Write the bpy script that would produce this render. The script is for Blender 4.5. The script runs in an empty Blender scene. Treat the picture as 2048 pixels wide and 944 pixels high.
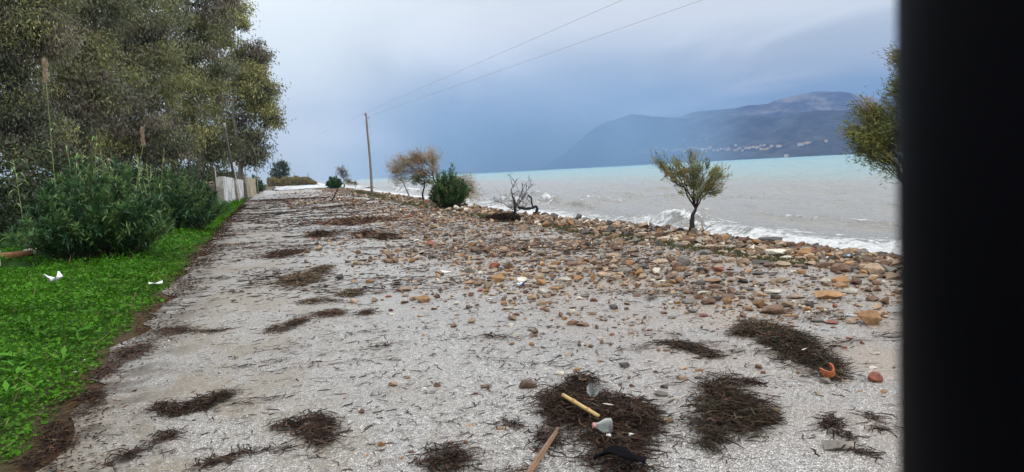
import bpy, bmesh, math, random
import numpy as np
from mathutils import Vector, Matrix

S = bpy.context.scene
COL = S.collection
RNG = np.random.default_rng(7)
random.seed(7)

# ------------------------------------------------------------------ camera
FPX = 1500.0                       # focal length in photo pixels (2048 wide)
YAW, PITCH, ROLL, EYE = math.radians(18.5), math.atan(129.8 / FPX), math.radians(2.95), 1.5
FWD = np.array([math.sin(YAW) * math.cos(PITCH), math.cos(YAW) * math.cos(PITCH), -math.sin(PITCH)])
_r0 = np.array([math.cos(YAW), -math.sin(YAW), 0.0])
_u0 = np.cross(_r0, FWD)
RGT = _r0 * math.cos(ROLL) - _u0 * math.sin(ROLL)
UPV = _u0 * math.cos(ROLL) + _r0 * math.sin(ROLL)
cam = bpy.data.cameras.new('camera')
cam.sensor_width = 36.0
cam.lens = FPX / 2048 * 36
cam.clip_start, cam.clip_end = 0.02, 40000
cam.dof.use_dof = True
cam.dof.focus_distance = 12.0
cam.dof.aperture_fstop = cam.lens / 3.4
cam_o = bpy.data.objects.new('camera', cam)
COL.objects.link(cam_o)
cam_o.matrix_world = Matrix(((RGT[0], UPV[0], -FWD[0], 0), (RGT[1], UPV[1], -FWD[1], 0), (RGT[2], UPV[2], -FWD[2], EYE), (0, 0, 0, 1)))
S.camera = cam_o

# ------------------------------------------------------------------ sky, sun, exposure
SUN_EL, SUN_AZ = math.radians(52), math.radians(150)     # azimuth from +Y towards +X
w = bpy.data.worlds.new('World'); S.world = w; w.use_nodes = True
nt = w.node_tree; nt.nodes.clear()


def NODE(tree, typ, **kw):
    n = tree.nodes.new(typ)
    for k, v in kw.items():
        if k == 'inp':
            for a, b in v.items():
                n.inputs[a].default_value = b
        else:
            setattr(n, k, v)
    return n


def MATH(tree, op, a, b=None, c=None, clamp=False):
    n = tree.nodes.new('ShaderNodeMath'); n.operation = op; n.use_clamp = clamp
    for i, v in enumerate((a, b, c)):
        if v is None: continue
        if isinstance(v, (int, float)): n.inputs[i].default_value = v
        else: tree.links.new(v, n.inputs[i])
    return n.outputs[0]


def RAMP(tree, fac, stops, interp='EASE'):
    n = tree.nodes.new('ShaderNodeValToRGB'); n.color_ramp.interpolation = interp
    el = n.color_ramp.elements
    while len(el) < len(stops): el.new(0.5)
    for e, (p, c) in zip(el, stops):
        e.position = p
        e.color = (*c, 1) if not isinstance(c, (int, float)) else (c, c, c, 1)
    if fac is not None: tree.links.new(fac, n.inputs[0])
    return n.outputs[0]


def MIX(tree, fac, a, b, mode='MIX'):
    n = tree.nodes.new('ShaderNodeMix'); n.data_type = 'RGBA'; n.blend_type = mode
    for i, v in ((0, fac), (6, a), (7, b)):
        if isinstance(v, (int, float)): n.inputs[i].default_value = v
        elif isinstance(v, tuple): n.inputs[i].default_value = (*v, 1)
        else: tree.links.new(v, n.inputs[i])
    return n.outputs[2]


def MAPR(tree, v, a, b, c=0.0, d=1.0):
    n = tree.nodes.new('ShaderNodeMapRange'); n.interpolation_type = 'SMOOTHSTEP'
    tree.links.new(v, n.inputs[0])
    for i, x in enumerate((a, b, c, d)): n.inputs[i + 1].default_value = x
    return n.outputs[0]


sky = NODE(nt, 'ShaderNodeTexSky', sky_type='NISHITA', sun_disc=False, sun_elevation=SUN_EL, sun_rotation=SUN_AZ)
bg_sky = NODE(nt, 'ShaderNodeBackground', inp={'Strength': 0.08})
nt.links.new(sky.outputs[0], bg_sky.inputs[0])
tc = NODE(nt, 'ShaderNodeTexCoord')
sep = NODE(nt, 'ShaderNodeSeparateXYZ'); nt.links.new(tc.outputs['Generated'], sep.inputs[0])
X, Yd, Z = sep.outputs
# azimuth-only unit vector, so that cloud masses hang as columns of rain below the cloud base
hlen = MATH(nt, 'SQRT', MATH(nt, 'ADD', MATH(nt, 'MULTIPLY', X, X), MATH(nt, 'MULTIPLY', Yd, Yd)))
hx = MATH(nt, 'DIVIDE', X, hlen); hy = MATH(nt, 'DIVIDE', Yd, hlen)
az = MATH(nt, 'ARCTAN2', hx, hy)                      # 0 = along the road, + towards the sea
comb = NODE(nt, 'ShaderNodeCombineXYZ')
nt.links.new(az, comb.inputs[0])
nt.links.new(MATH(nt, 'ADD', MATH(nt, 'MULTIPLY', Z, 0.55), MATH(nt, 'MULTIPLY', az, 0.12)), comb.inputs[1])
rain_n = NODE(nt, 'ShaderNodeTexNoise', inp={'Scale': 7.0, 'Detail': 3.0, 'Roughness': 0.5})
nt.links.new(comb.outputs[0], rain_n.inputs['Vector'])
cl_n = NODE(nt, 'ShaderNodeTexNoise', inp={'Scale': 3.2, 'Detail': 6.0, 'Roughness': 0.5, 'Distortion': 0.6})
cmap = NODE(nt, 'ShaderNodeMapping'); cmap.inputs['Scale'].default_value = (1, 1, 2.6); cmap.inputs['Location'].default_value = (0.3, 0.9, 0.2)
nt.links.new(tc.outputs['Generated'], cmap.inputs[0]); nt.links.new(cmap.outputs[0], cl_n.inputs['Vector'])
# the storm over the sea: full strength from azimuth ~12 deg to 60 deg, rain veils at its edge
azw = MATH(nt, 'ADD', az, MATH(nt, 'MULTIPLY', MATH(nt, 'SUBTRACT', rain_n.outputs[0], 0.5), 0.22))
storm = MATH(nt, 'MULTIPLY', MAPR(nt, azw, 0.02, 0.36), MAPR(nt, az, 2.2, 1.2))
zw = MATH(nt, 'ADD', Z, MATH(nt, 'MULTIPLY', MATH(nt, 'SUBTRACT', cl_n.outputs[0], 0.5), 0.16))
low_storm = RAMP(nt, zw, [(0.0, (0.230, 0.350, 0.420)), (0.055, (0.310, 0.405, 0.460)), (0.115, (0.540, 0.590, 0.620)), (0.17, (0.80, 0.83, 0.84)), (0.27, (1.02, 1.04, 1.04)), (0.6, (1.08, 1.10, 1.12))])
low_clear = RAMP(nt, zw, [(0.0, (0.740, 0.840, 0.840)), (0.07, (0.880, 0.950, 0.930)), (0.16, (0.98, 1.05, 1.04)), (0.3, (1.10, 1.15, 1.15)), (0.6, (1.10, 1.14, 1.16))])
skyc = MIX(nt, storm, low_clear, low_storm)
skyc = MIX(nt, MATH(nt, 'MULTIPLY', MAPR(nt, cl_n.outputs[0], 0.42, 0.66), 0.22), skyc, (1.06, 1.10, 1.12))
# overcast luminance: zenith about three times the horizon
zen = MAPR(nt, Z, 0.3, 0.95, 1.0, 1.6)
bg_cl = NODE(nt, 'ShaderNodeBackground'); nt.links.new(skyc, bg_cl.inputs[0]); nt.links.new(zen, bg_cl.inputs[1])
mixs = NODE(nt, 'ShaderNodeMixShader', inp={0: 0.93})
nt.links.new(bg_sky.outputs[0], mixs.inputs[1]); nt.links.new(bg_cl.outputs[0], mixs.inputs[2])
wout = NODE(nt, 'ShaderNodeOutputWorld'); nt.links.new(mixs.outputs[0], wout.inputs[0])

sun = bpy.data.lights.new('sun', 'SUN'); sun.energy = 1.1; sun.angle = math.radians(20); sun.color = (1.0, 0.96, 0.9)
sun_o = bpy.data.objects.new('sun', sun); COL.objects.link(sun_o)
sd = Vector((math.sin(SUN_AZ) * math.cos(SUN_EL), math.cos(SUN_AZ) * math.cos(SUN_EL), math.sin(SUN_EL)))
sun_o.rotation_euler = sd.to_track_quat('Z', 'Y').to_euler(); sun_o.location = (0, 0, 60)

S.view_settings.view_transform = 'Standard'; S.view_settings.look = 'None'
S.view_settings.exposure = 0.18; S.view_settings.gamma = 1.0
S.render.engine = 'CYCLES'
S.cycles.use_denoising = True
S.cycles.max_bounces = 6; S.cycles.diffuse_bounces = 3; S.cycles.glossy_bounces = 2
S.cycles.transmission_bounces = 5; S.cycles.transparent_max_bounces = 6; S.cycles.volume_bounces = 1
S.cycles.caustics_reflective = False; S.cycles.caustics_refractive = False

# ------------------------------------------------------------------ helpers
HR = np.array([math.cos(YAW), -math.sin(YAW), 0.0])      # horizontal axes of the view, for sizing plants
HF = np.array([math.sin(YAW), math.cos(YAW), 0.0])
ZU = np.array([0.0, 0.0, 1.0])


def ray(px, py):
    px = np.asarray(px, float); py = np.asarray(py, float)
    return FWD + np.multiply.outer((px - 1024) / FPX, RGT) - np.multiply.outer((py - 472) / FPX, UPV)


def gnd(px, py, z=0.0):
    d = ray(px, py); t = (z - EYE) / d[..., 2]
    return np.array([0, 0, EYE]) + d * t[..., None]


def at(px, py, dist):
    d = ray(px, py); d = d / np.hypot(d[..., 0], d[..., 1])[..., None]
    return np.array([0, 0, EYE]) + d * dist


def proj(P):
    d = np.asarray(P, float) - np.array([0, 0, EYE]); z = d @ FWD
    return 1024 + FPX * (d @ RGT) / z, 472 - FPX * (d @ UPV) / z, z


_TAB = np.random.default_rng(99).random((256, 256))


def vnoise(x, y):
    x = np.asarray(x, float); y = np.asarray(y, float)
    xi = np.floor(x).astype(int); yi = np.floor(y).astype(int); fx = x - xi; fy = y - yi
    fx = fx * fx * (3 - 2 * fx); fy = fy * fy * (3 - 2 * fy)
    g = lambda a, b: _TAB[a & 255, b & 255]
    return (g(xi, yi) * (1 - fx) + g(xi + 1, yi) * fx) * (1 - fy) + (g(xi, yi + 1) * (1 - fx) + g(xi + 1, yi + 1) * fx) * fy


def fbm(x, y, o=4):
    s = 0; a = 0.5; t = 0
    for k in range(o):
        s = s + a * vnoise(np.asarray(x) * 2 ** k + 17 * k, np.asarray(y) * 2 ** k + 31 * k); t += a; a *= 0.5
    return s / t


def sstep(x, a, b):
    t = np.clip((np.asarray(x, float) - a) / (b - a), 0, 1); return t * t * (3 - 2 * t)


def shift(y):                       # how far the shore swings out to sea with distance
    return np.maximum(np.asarray(y, float) - 25, 0) * 0.058


SEA = -0.45


def gz(x, y):
    """height of the ground"""
    x = np.asarray(x, float); y = np.asarray(y, float)
    xs = x - shift(y)
    berm = -0.02 * sstep(xs, 6.9, 7.7) - 1.25 * sstep(xs, 8.3, 11.2) - 2.5 * sstep(xs, 11, 22)
    left = 0.10 * sstep(-x, 1.7, 2.6) + 0.25 * sstep(-x, 3.5, 9) + 0.12 * (fbm(x * 0.5, y * 0.5, 2) - 0.5) * sstep(-x, 1.7, 3)
    nb = 0.10 * (fbm(x * 1.3 + 5, y * 1.3, 3) - 0.5) * sstep(xs, 7.0, 7.6)
    flat = np.where(y > 150, 0.0, 1.0)
    return berm + left + nb - 0.012


def mesh_np(name, V, F, mats=(), col=None, smooth=True, mat_idx=None, extra=None):
    """F: list of (M,k) index arrays"""
    V = np.asarray(V, np.float32)
    if isinstance(F, np.ndarray): F = [F]
    me = bpy.data.meshes.new(name)
    me.vertices.add(len(V)); me.vertices.foreach_set('co', V.ravel())
    loops = np.concatenate([np.asarray(f, np.int32).ravel() for f in F])
    sizes = np.concatenate([np.full(len(f), np.asarray(f).shape[1], np.int32) for f in F])
    starts = np.concatenate([[0], np.cumsum(sizes)[:-1]]).astype(np.int32)
    me.loops.add(len(loops)); me.loops.foreach_set('vertex_index', loops)
    me.polygons.add(len(sizes)); me.polygons.foreach_set('loop_start', starts)
    try: me.polygons.foreach_set('loop_total', sizes)
    except Exception: pass
    if mat_idx is not None: me.polygons.foreach_set('material_index', np.asarray(mat_idx, np.int32))
    me.update(calc_edges=True)
    me.polygons.foreach_set('use_smooth', np.full(len(sizes), bool(smooth)))
    for m in mats: me.materials.append(m)
    if col is not None:
        a = me.attributes.new('tint', 'FLOAT_COLOR', 'POINT')
        c = np.ones((len(V), 4), np.float32); c[:, :3] = col; a.data.foreach_set('color', c.ravel())
    for k, v in (extra or {}).items():
        a = me.attributes.new(k, 'FLOAT', 'POINT'); a.data.foreach_set('value', np.asarray(v, np.float32))
    me.validate(verbose=False)
    return me


def link(name, me, parent=None, loc=None, rot=None, scale=None):
    o = bpy.data.objects.new(name, me); COL.objects.link(o)
    if parent is not None: o.parent = parent
    if loc is not None: o.location = [float(v) for v in loc]
    if rot is not None: o.rotation_euler = [float(v) for v in rot]
    if scale is not None: o.scale = [float(v) for v in scale] if hasattr(scale, '__len__') else (scale,) * 3
    return o


def tag(o, label=None, cat=None, group=None, kind=None):
    if label: o['label'] = label
    if cat: o['category'] = cat
    if group: o['group'] = group
    if kind: o['kind'] = kind
    return o


def thing(name, loc, label, cat, group=None):
    o = bpy.data.objects.new(name, None); COL.objects.link(o); o.location = [float(v) for v in loc]
    o.empty_display_size = 0.1
    return tag(o, label, cat, group)


class MB:
    """collects pieces of one mesh"""
    def __init__(s): s.v = []; s.f = {}; s.n = 0; s.c = []
    def add(s, V, F, c=None):
        V = np.asarray(V, float); s.v.append(V)
        F = F if isinstance(F, list) else [F]
        for f in F:
            f = np.asarray(f, int)
            if len(f): s.f.setdefault(f.shape[1], []).append(f + s.n)
        s.n += len(V)
        s.c.append(np.broadcast_to(np.asarray((0.5, 0.5, 0.5) if c is None else c, float), (len(V), 3)))
    def box(s, c, size, rz=0.0, col=None, tilt=None):
        h = np.asarray(size, float) / 2
        V = np.array([[x, y, z] for z in (-1, 1) for y in (-1, 1) for x in (-1, 1)], float) * h
        R = np.array(Matrix.Rotation(rz, 3, 'Z'))
        if tilt is not None: R = R @ np.array(Matrix.Rotation(tilt[0], 3, 'X')) @ np.array(Matrix.Rotation(tilt[1], 3, 'Y'))
        s.add(V @ R.T + np.asarray(c, float), np.array([[0, 2, 3, 1], [4, 5, 7, 6], [0, 1, 5, 4], [2, 6, 7, 3], [0, 4, 6, 2], [1, 3, 7, 5]]), col)
    def tube(s, P, r, n=6, col=None, caps=True):
        P = np.asarray(P, float); r = np.broadcast_to(np.asarray(r, float), (len(P),))
        T = np.gradient(P, axis=0); T /= np.maximum(np.linalg.norm(T, axis=1, keepdims=True), 1e-9)
        ref = np.array([0.31, 0.17, 0.93]) if abs(T[0] @ np.array([0.31, 0.17, 0.93])) < 0.9 else np.array([1.0, 0, 0])
        A = np.cross(T, ref); A /= np.maximum(np.linalg.norm(A, axis=1, keepdims=True), 1e-9); B = np.cross(T, A)
        th = np.arange(n) * 2 * np.pi / n
        V = (P[:, None] + r[:, None, None] * (np.cos(th)[None, :, None] * A[:, None] + np.sin(th)[None, :, None] * B[:, None])).reshape(-1, 3)
        i = np.arange(len(P) - 1)[:, None] * n; j = np.arange(n)[None]; k = (j + 1) % n
        F = [np.stack([i + j, i + k, i + n + k, i + n + j], -1).reshape(-1, 4)]
        if caps and n > 2:
            F.append(np.array([list(range(n))[::-1], [(len(P) - 1) * n + q for q in range(n)]]))
        s.add(V, F, col)
    def lathe(s, prof, n=16, M=None, col=None, wob=0.0, rng=None):
        prof = np.asarray(prof, float); th = np.arange(n) * 2 * np.pi / n
        V = np.stack([prof[:, None, 0] * np.cos(th), prof[:, None, 0] * np.sin(th), np.repeat(prof[:, 1:2], n, 1)], -1).reshape(-1, 3)
        if wob: V = V + (rng or RNG).normal(0, wob, V.shape)
        if M is not None: V = V @ np.array(M.to_3x3()).T + np.array(M.translation)
        i = np.arange(len(prof) - 1)[:, None] * n; j = np.arange(n)[None]; k = (j + 1) % n
        s.add(V, np.stack([i + j, i + k, i + n + k, i + n + j], -1).reshape(-1, 4), col)
    def leaves(s, C, D, L, W, col, fold=0.25, up=None, rng=None):
        """one folded quad per leaf: base, side, tip, side"""
        rng = rng or RNG; n = len(C)
        C = np.asarray(C, float); D = np.asarray(D, float); D = D / np.maximum(np.linalg.norm(D, axis=1, keepdims=True), 1e-9)
        L = np.broadcast_to(np.asarray(L, float), (n,))[:, None]; W = np.broadcast_to(np.asarray(W, float), (n,))[:, None]
        R = rng.normal(size=(n, 3)) if up is None else np.asarray(up, float) + rng.normal(0, 0.35, (n, 3))
        Sd = np.cross(D, R); Sd /= np.maximum(np.linalg.norm(Sd, axis=1, keepdims=True), 1e-9)
        N = np.cross(Sd, D)
        mid = C + D * L * 0.45
        V = np.stack([C, mid + Sd * W / 2 + N * W * fold, C + D * L - N * L * 0.06, mid - Sd * W / 2 + N * W * fold], 1).reshape(-1, 3)
        s.add(V, np.arange(4 * n).reshape(-1, 4), np.repeat(np.broadcast_to(col, (n, 3)), 4, 0))
    def mesh(s, name, mat, smooth=True, usecol=True):
        F = [np.concatenate(v) for v in s.f.values()]
        return mesh_np(name, np.concatenate(s.v), F, (mat,) if mat else (), np.concatenate(s.c) if usecol else None, smooth)
    def obj(s, name, mat, parent=None, smooth=True, usecol=True, origin=None):
        if origin is not None:
            s.v = [v - np.asarray(origin, float) for v in s.v]
        return link(name, s.mesh(name, mat, smooth, usecol), parent, origin)


# ------------------------------------------------------------------ materials
MATS = {}


def newmat(name):
    m = bpy.data.materials.new(name); m.use_nodes = True; t = m.node_tree; t.nodes.clear()
    out = t.nodes.new('ShaderNodeOutputMaterial'); p = t.nodes.new('ShaderNodeBsdfPrincipled')
    t.links.new(p.outputs[0], out.inputs[0]); MATS[name] = m
    return m, t, p, out


def coords(t, scale=1.0, kind='Object'):
    c = t.nodes.new('ShaderNodeTexCoord')
    if scale == 1.0: return c.outputs[kind]
    m = t.nodes.new('ShaderNodeMapping'); m.inputs['Scale'].default_value = scale if isinstance(scale, tuple) else (scale,) * 3
    t.links.new(c.outputs[kind], m.inputs[0]); return m.outputs[0]


def noise(t, vec, scale, detail=4, rough=0.55, dist=0.0):
    n = t.nodes.new('ShaderNodeTexNoise'); t.links.new(vec, n.inputs['Vector'])
    n.inputs['Scale'].default_value = scale; n.inputs['Detail'].default_value = detail
    n.inputs['Roughness'].default_value = rough; n.inputs['Distortion'].default_value = dist
    return n.outputs[0]


def bump(t, p, h, strength=0.5, dist=0.01):
    b = t.nodes.new('ShaderNodeBump'); b.inputs['Strength'].default_value = strength; b.inputs['Distance'].default_value = dist
    t.links.new(h, b.inputs['Height']); t.links.new(b.outputs[0], p.inputs['Normal']); return b


def plain(name, c, rough=0.6, var=0.25, scale=8.0, bstr=0.3, bdist=0.01, spec=0.4, metal=0.0, stretch=None):
    m, t, p, o = newmat(name)
    v = coords(t, stretch if stretch else 1.0)
    n = noise(t, v, scale, 6, 0.6)
    c = np.array(c)
    t.links.new(RAMP(t, n, [(0.25, tuple(c * (1 - var))), (0.5, tuple(c)), (0.75, tuple(np.minimum(c * (1 + var), 0.9)))], 'LINEAR'), p.inputs['Base Color'])
    p.inputs['Roughness'].default_value = rough; p.inputs['Specular IOR Level'].default_value = spec; p.inputs['Metallic'].default_value = metal
    if bstr: bump(t, p, noise(t, v, scale * 4, 5, 0.65), bstr, bdist)
    return m


def tinted(name, rough=0.6, spec=0.35, scale=30.0, var=0.35, trans=0.0, bstr=0.3, bdist=0.004):
    """colour from the mesh's own tint attribute, broken up by noise"""
    m, t, p, o = newmat(name)
    a = t.nodes.new('ShaderNodeAttribute'); a.attribute_name = 'tint'
    v = coords(t)
    n = noise(t, v, scale, 4, 0.6)
    c = MIX(t, 1.0, a.outputs['Color'], RAMP(t, n, [(0.25, 1 - var), (0.75, min(1 + var, 1.0))], 'LINEAR'), 'MULTIPLY')
    t.links.new(c, p.inputs['Base Color']); p.inputs['Roughness'].default_value = rough; p.inputs['Specular IOR Level'].default_value = spec
    if bstr: bump(t, p, n, bstr, bdist)
    if trans:
        tr = t.nodes.new('ShaderNodeBsdfTranslucent'); t.links.new(c, tr.inputs[0])
        mx = t.nodes.new('ShaderNodeMixShader'); mx.inputs[0].default_value = trans
        t.links.new(p.outputs[0], mx.inputs[1]); t.links.new(tr.outputs[0], mx.inputs[2]); t.links.new(mx.outputs[0], o.inputs[0])
    return m


LEAF = tinted('leaf', 0.45, 0.4, 3.0, 0.25, 0.25, 0)
BARK = tinted('bark', 0.85, 0.2, 9.0, 0.4, 0, 0.6, 0.02)
CLOVER = tinted('clover_leaf', 0.6, 0.08, 5.0, 0.3, 0.25, 0)
WEED = tinted('dried_seaweed', 0.85, 0.12, 40.0, 0.3, 0, 0)
COBBLE = tinted('loose_stone', 0.62, 0.35, 22.0, 0.35, 0, 0.5, 0.01)

# ------------------------------------------------------------------ ground
xs = np.concatenate([-np.geomspace(7000, 30, 22), np.linspace(-28, -10, 19), np.arange(-9, -3, 0.5), np.arange(-3, -1, 0.25), np.arange(-1, 6.5, 0.75), np.arange(6.5, 20, 0.2), np.arange(20, 60, 2.0), np.geomspace(60, 7000, 14)])
ys = np.concatenate([-np.geomspace(7000, 12, 14), np.arange(-10, 50, 0.4), np.arange(50, 160, 2.0), np.geomspace(160, 460, 24), np.geomspace(500, 7000, 10)])
GX, GY = np.meshgrid(xs, ys)
GZ = gz(GX, GY)
GZ = np.where(GY > 480, GZ - 3.0 * sstep(GX, -60, -20) * sstep(GY, 480, 600), GZ)
xsn = GX - shift(GY)
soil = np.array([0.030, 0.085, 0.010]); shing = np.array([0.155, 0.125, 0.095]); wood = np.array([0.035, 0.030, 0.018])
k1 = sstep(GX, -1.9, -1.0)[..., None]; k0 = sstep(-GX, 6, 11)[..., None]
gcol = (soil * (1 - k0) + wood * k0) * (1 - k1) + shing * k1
edgebrown = np.exp(-((GX + 1.30) / 0.26) ** 2)[..., None]
gcol = gcol * (1 - edgebrown) + np.array([0.085, 0.045, 0.024]) * edgebrown
green = (np.exp(-((xsn - 7.25) / 0.28) ** 2) * sstep(fbm(GX * 0.8, GY * 0.35, 3), 0.38, 0.6))[..., None]
gcol = gcol * (1 - green) + np.array([0.085, 0.085, 0.03]) * green
ny, nx = GX.shape
I = np.arange(ny * nx).reshape(ny, nx)
GF = np.stack([I[:-1, :-1], I[:-1, 1:], I[1:, 1:], I[1:, :-1]], -1).reshape(-1, 4)
m, t, p, o_ = newmat('earth')
a = t.nodes.new('ShaderNodeAttribute'); a.attribute_name = 'tint'
v = coords(t)
n1 = noise(t, v, 3.0, 8, 0.7); n2 = noise(t, v, 40.0, 5, 0.7)
c = MIX(t, 1.0, a.outputs['Color'], RAMP(t, n1, [(0.3, 0.55), (0.7, 1.25)], 'LINEAR'), 'MULTIPLY')
c = MIX(t, 1.0, c, RAMP(t, n2, [(0.3, 0.6), (0.7, 1.3)], 'LINEAR'), 'MULTIPLY')
t.links.new(c, p.inputs['Base Color']); p.inputs['Roughness'].default_value = 0.9; p.inputs['Specular IOR Level'].default_value = 0.1
bump(t, p, n2, 0.8, 0.03)
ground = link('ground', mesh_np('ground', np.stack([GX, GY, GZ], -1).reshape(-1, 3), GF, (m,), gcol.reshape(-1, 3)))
tag(ground, 'earth bank, verge and shingle shore either side of the road', 'ground', kind='structure')

# road: chip-sealed asphalt with ragged edges
RY = np.concatenate([np.arange(-8, 30, 0.25), np.arange(30, 100, 1.0), np.arange(100, 176, 4.0)])
fr = np.linspace(0, 1, 18)
lft = -1.28 + 0.30 * (fbm(RY * 0.9, RY * 0 + 3, 3) - 0.5) + 0.25 * (vnoise(RY * 3.1, RY * 0 + 8) - 0.5) + 0.011 * np.maximum(RY - 40, 0)
rgt = 7.0 + 0.45 * (fbm(RY * 0.5, RY * 0 + 13, 3) - 0.5) + shift(RY) * 0.5
RX = lft[:, None] * (1 - fr) + rgt[:, None] * fr
RYY = np.repeat(RY[:, None], len(fr), 1)
edge = sstep(np.minimum(fr, 1 - fr), 0.0, 0.05)
RZ = 0.004 + 0.010 * (fbm(RX * 0.4, RYY * 0.3, 2) - 0.5) - 0.006 * (1 - edge)
RZ = np.maximum(RZ, gz(RX, RYY) + 0.004)
ny, nx = RX.shape; I = np.arange(ny * nx).reshape(ny, nx)
RF = np.stack([I[:-1, :-1], I[:-1, 1:], I[1:, 1:], I[1:, :-1]], -1).reshape(-1, 4)
m, t, p, o_ = newmat('chip_seal_asphalt')
v = coords(t)
vo = t.nodes.new('ShaderNodeTexVoronoi'); vo.inputs['Scale'].default_value = 75; t.links.new(v, vo.inputs['Vector'])
ve = t.nodes.new('ShaderNodeTexVoronoi'); ve.feature = 'DISTANCE_TO_EDGE'; ve.inputs['Scale'].default_value = 75; t.links.new(v, ve.inputs['Vector'])
sx = t.nodes.new('ShaderNodeSeparateXYZ'); t.links.new(vo.outputs['Color'], sx.inputs[0])
chip = RAMP(t, sx.outputs[0], [(0.0, (0.21, 0.19, 0.172)), (0.35, (0.385, 0.35, 0.315)), (0.75, (0.545, 0.505, 0.46)), (1.0, (0.71, 0.68, 0.63))], 'LINEAR')
gap = MAPR(t, ve.outputs['Distance'], 0.02, 0.17)
c = MIX(t, gap, (0.075, 0.07, 0.068), chip)
pat = noise(t, v, 0.55, 5, 0.6)
c = MIX(t, MAPR(t, pat, 0.42, 0.72, 0, 0.30), c, (0.16, 0.145, 0.13))
sp = t.nodes.new('ShaderNodeSeparateXYZ'); t.links.new(v, sp.inputs[0])
# washed-on sand: on the sea side, and a tan tongue beside the verge
sandn = noise(t, coords(t, (0.9, 0.5, 1.0)), 1.3, 6, 0.65)
fine = noise(t, v, 60, 3, 0.7)
sand_r = MATH(t, 'MULTIPLY', MAPR(t, sp.outputs[0], 1.6, 4.6), MAPR(t, sandn, 0.38, 0.56))
sand_l = MATH(t, 'MULTIPLY', MAPR(t, sp.outputs[0], 1.6, -0.3), MAPR(t, sandn, 0.42, 0.58))
sandc = RAMP(t, fine, [(0.3, (0.21, 0.145, 0.095)), (0.7, (0.36, 0.265, 0.185))], 'LINEAR')
grain = MAPR(t, noise(t, v, 34, 4, 0.75), 0.34, 0.58)
c = MIX(t, MATH(t, 'MULTIPLY', MATH(t, 'MULTIPLY', sand_r, 0.85), grain), c, sandc)
sandc2 = RAMP(t, fine, [(0.3, (0.13, 0.095, 0.055)), (0.7, (0.27, 0.21, 0.13))], 'LINEAR')
c = MIX(t, MATH(t, 'MULTIPLY', MATH(t, 'MULTIPLY', sand_l, 0.88), grain), c, sandc2)
grit = MATH(t, 'MULTIPLY', MAPR(t, sp.outputs[0], 0.8, 4.0), MATH(t, 'MULTIPLY', MAPR(t, noise(t, v, 22, 4, 0.75), 0.56, 0.66), MAPR(t, noise(t, v, 1.1, 4, 0.6), 0.40, 0.62)))
c = MIX(t, MATH(t, 'MULTIPLY', grit, 0.75), c, (0.085, 0.058, 0.04))
# dark dirt along the verge
dirt = MATH(t, 'MULTIPLY', MAPR(t, sp.outputs[0], -0.4, -1.25), MAPR(t, noise(t, v, 2.6, 6, 0.7), 0.40, 0.58))
c = MIX(t, MATH(t, 'MULTIPLY', dirt, 0.9), c, RAMP(t, fine, [(0.3, (0.030, 0.020, 0.013)), (0.7, (0.085, 0.055, 0.032))], 'LINEAR'))
t.links.new(c, p.inputs['Base Color'])
p.inputs['Roughness'].default_value = 0.38; p.inputs['Specular IOR Level'].default_value = 0.6
hgt = MATH(t, 'ADD', gap, MATH(t, 'MULTIPLY', sx.outputs[1], 0.6))
bump(t, p, hgt, 0.42, 0.006)
road = link('road', mesh_np('road', np.stack([RX, RYY, RZ], -1).reshape(-1, 3), RF, (m,)))
tag(road, 'pale chip-sealed coast road strewn with stones and seaweed', 'road', kind='structure')

# foam and shallow water washed over the far end of the coast road
wy = np.concatenate([np.arange(158, 200, 2.0), np.arange(200, 330, 6.0)])
wx = np.linspace(0, 1, 30)
wl = 3.0 + 4 * (fbm(wy * 0.05, wy * 0, 3) - 0.5) + (wy - 158) * 0.03; wr = 15 + shift(wy) * 1.1
WX = wl[:, None] * (1 - wx) + wr[:, None] * wx; WY = np.repeat(wy[:, None], 30, 1) + 5 * (fbm(WX * 0.3, WX * 0 + 4, 2) - 0.5)
WZ = np.maximum(gz(WX, WY), SEA) + 0.09 + 0.25 * sstep(fbm(WX * 0.35, WY * 0.09, 4), 0.5, 0.75)
ny, nx = WX.shape; I = np.arange(ny * nx).reshape(ny, nx)
m, t, p, o_ = newmat('foam')
v = coords(t, (1.0, 0.35, 1.0)); n = noise(t, v, 0.22, 8, 0.75)
t.links.new(RAMP(t, n, [(0.36, (0.16, 0.14, 0.125)), (0.45, (0.42, 0.42, 0.41)), (0.56, (0.60, 0.61, 0.62))], 'LINEAR'), p.inputs['Base Color'])
p.inputs['Roughness'].default_value = 0.5; bump(t, p, n, 0.6, 0.3)
wash = link('foam_water', mesh_np('foam_water', np.stack([WX, WY, WZ], -1).reshape(-1, 3), np.stack([I[:-1, :-1], I[:-1, 1:], I[1:, 1:], I[1:, :-1]], -1).reshape(-1, 4), (m,)))
tag(wash, 'white surf flooding over the far end of the road', 'surf', kind='structure')

# ------------------------------------------------------------------ sea
sx_ = np.concatenate([np.arange(8.6, 22, 0.11), np.arange(22, 60, 0.4), np.arange(60, 200, 4.0), np.geomspace(200, 7000, 26)])
sy_ = np.concatenate([-np.geomspace(7000, 14, 14), np.arange(-12, 6, 1.0), np.arange(6, 48, 0.14), np.arange(48, 110, 0.45), np.arange(110, 260, 3.0), np.geomspace(262, 7000, 26)])
OX, OY = np.meshgrid(sx_, sy_)
DX = OX + shift(OY)                 # grid follows the shore
DX = np.where(OX > 7000 - 1, 7000, DX)
off = OX - 9.7                      # metres out from the waterline
rs = np.hypot(DX, OY)
fade = sstep(rs, 900, 200)
q = fbm(DX * 0.13, OY * 0.07, 3) - 0.5
chop = 0.30 * (fbm(DX * 0.55 + 3, OY * 0.22, 4) - 0.5) + 0.14 * (fbm(DX * 1.7, OY * 0.7, 3) - 0.5)
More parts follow.
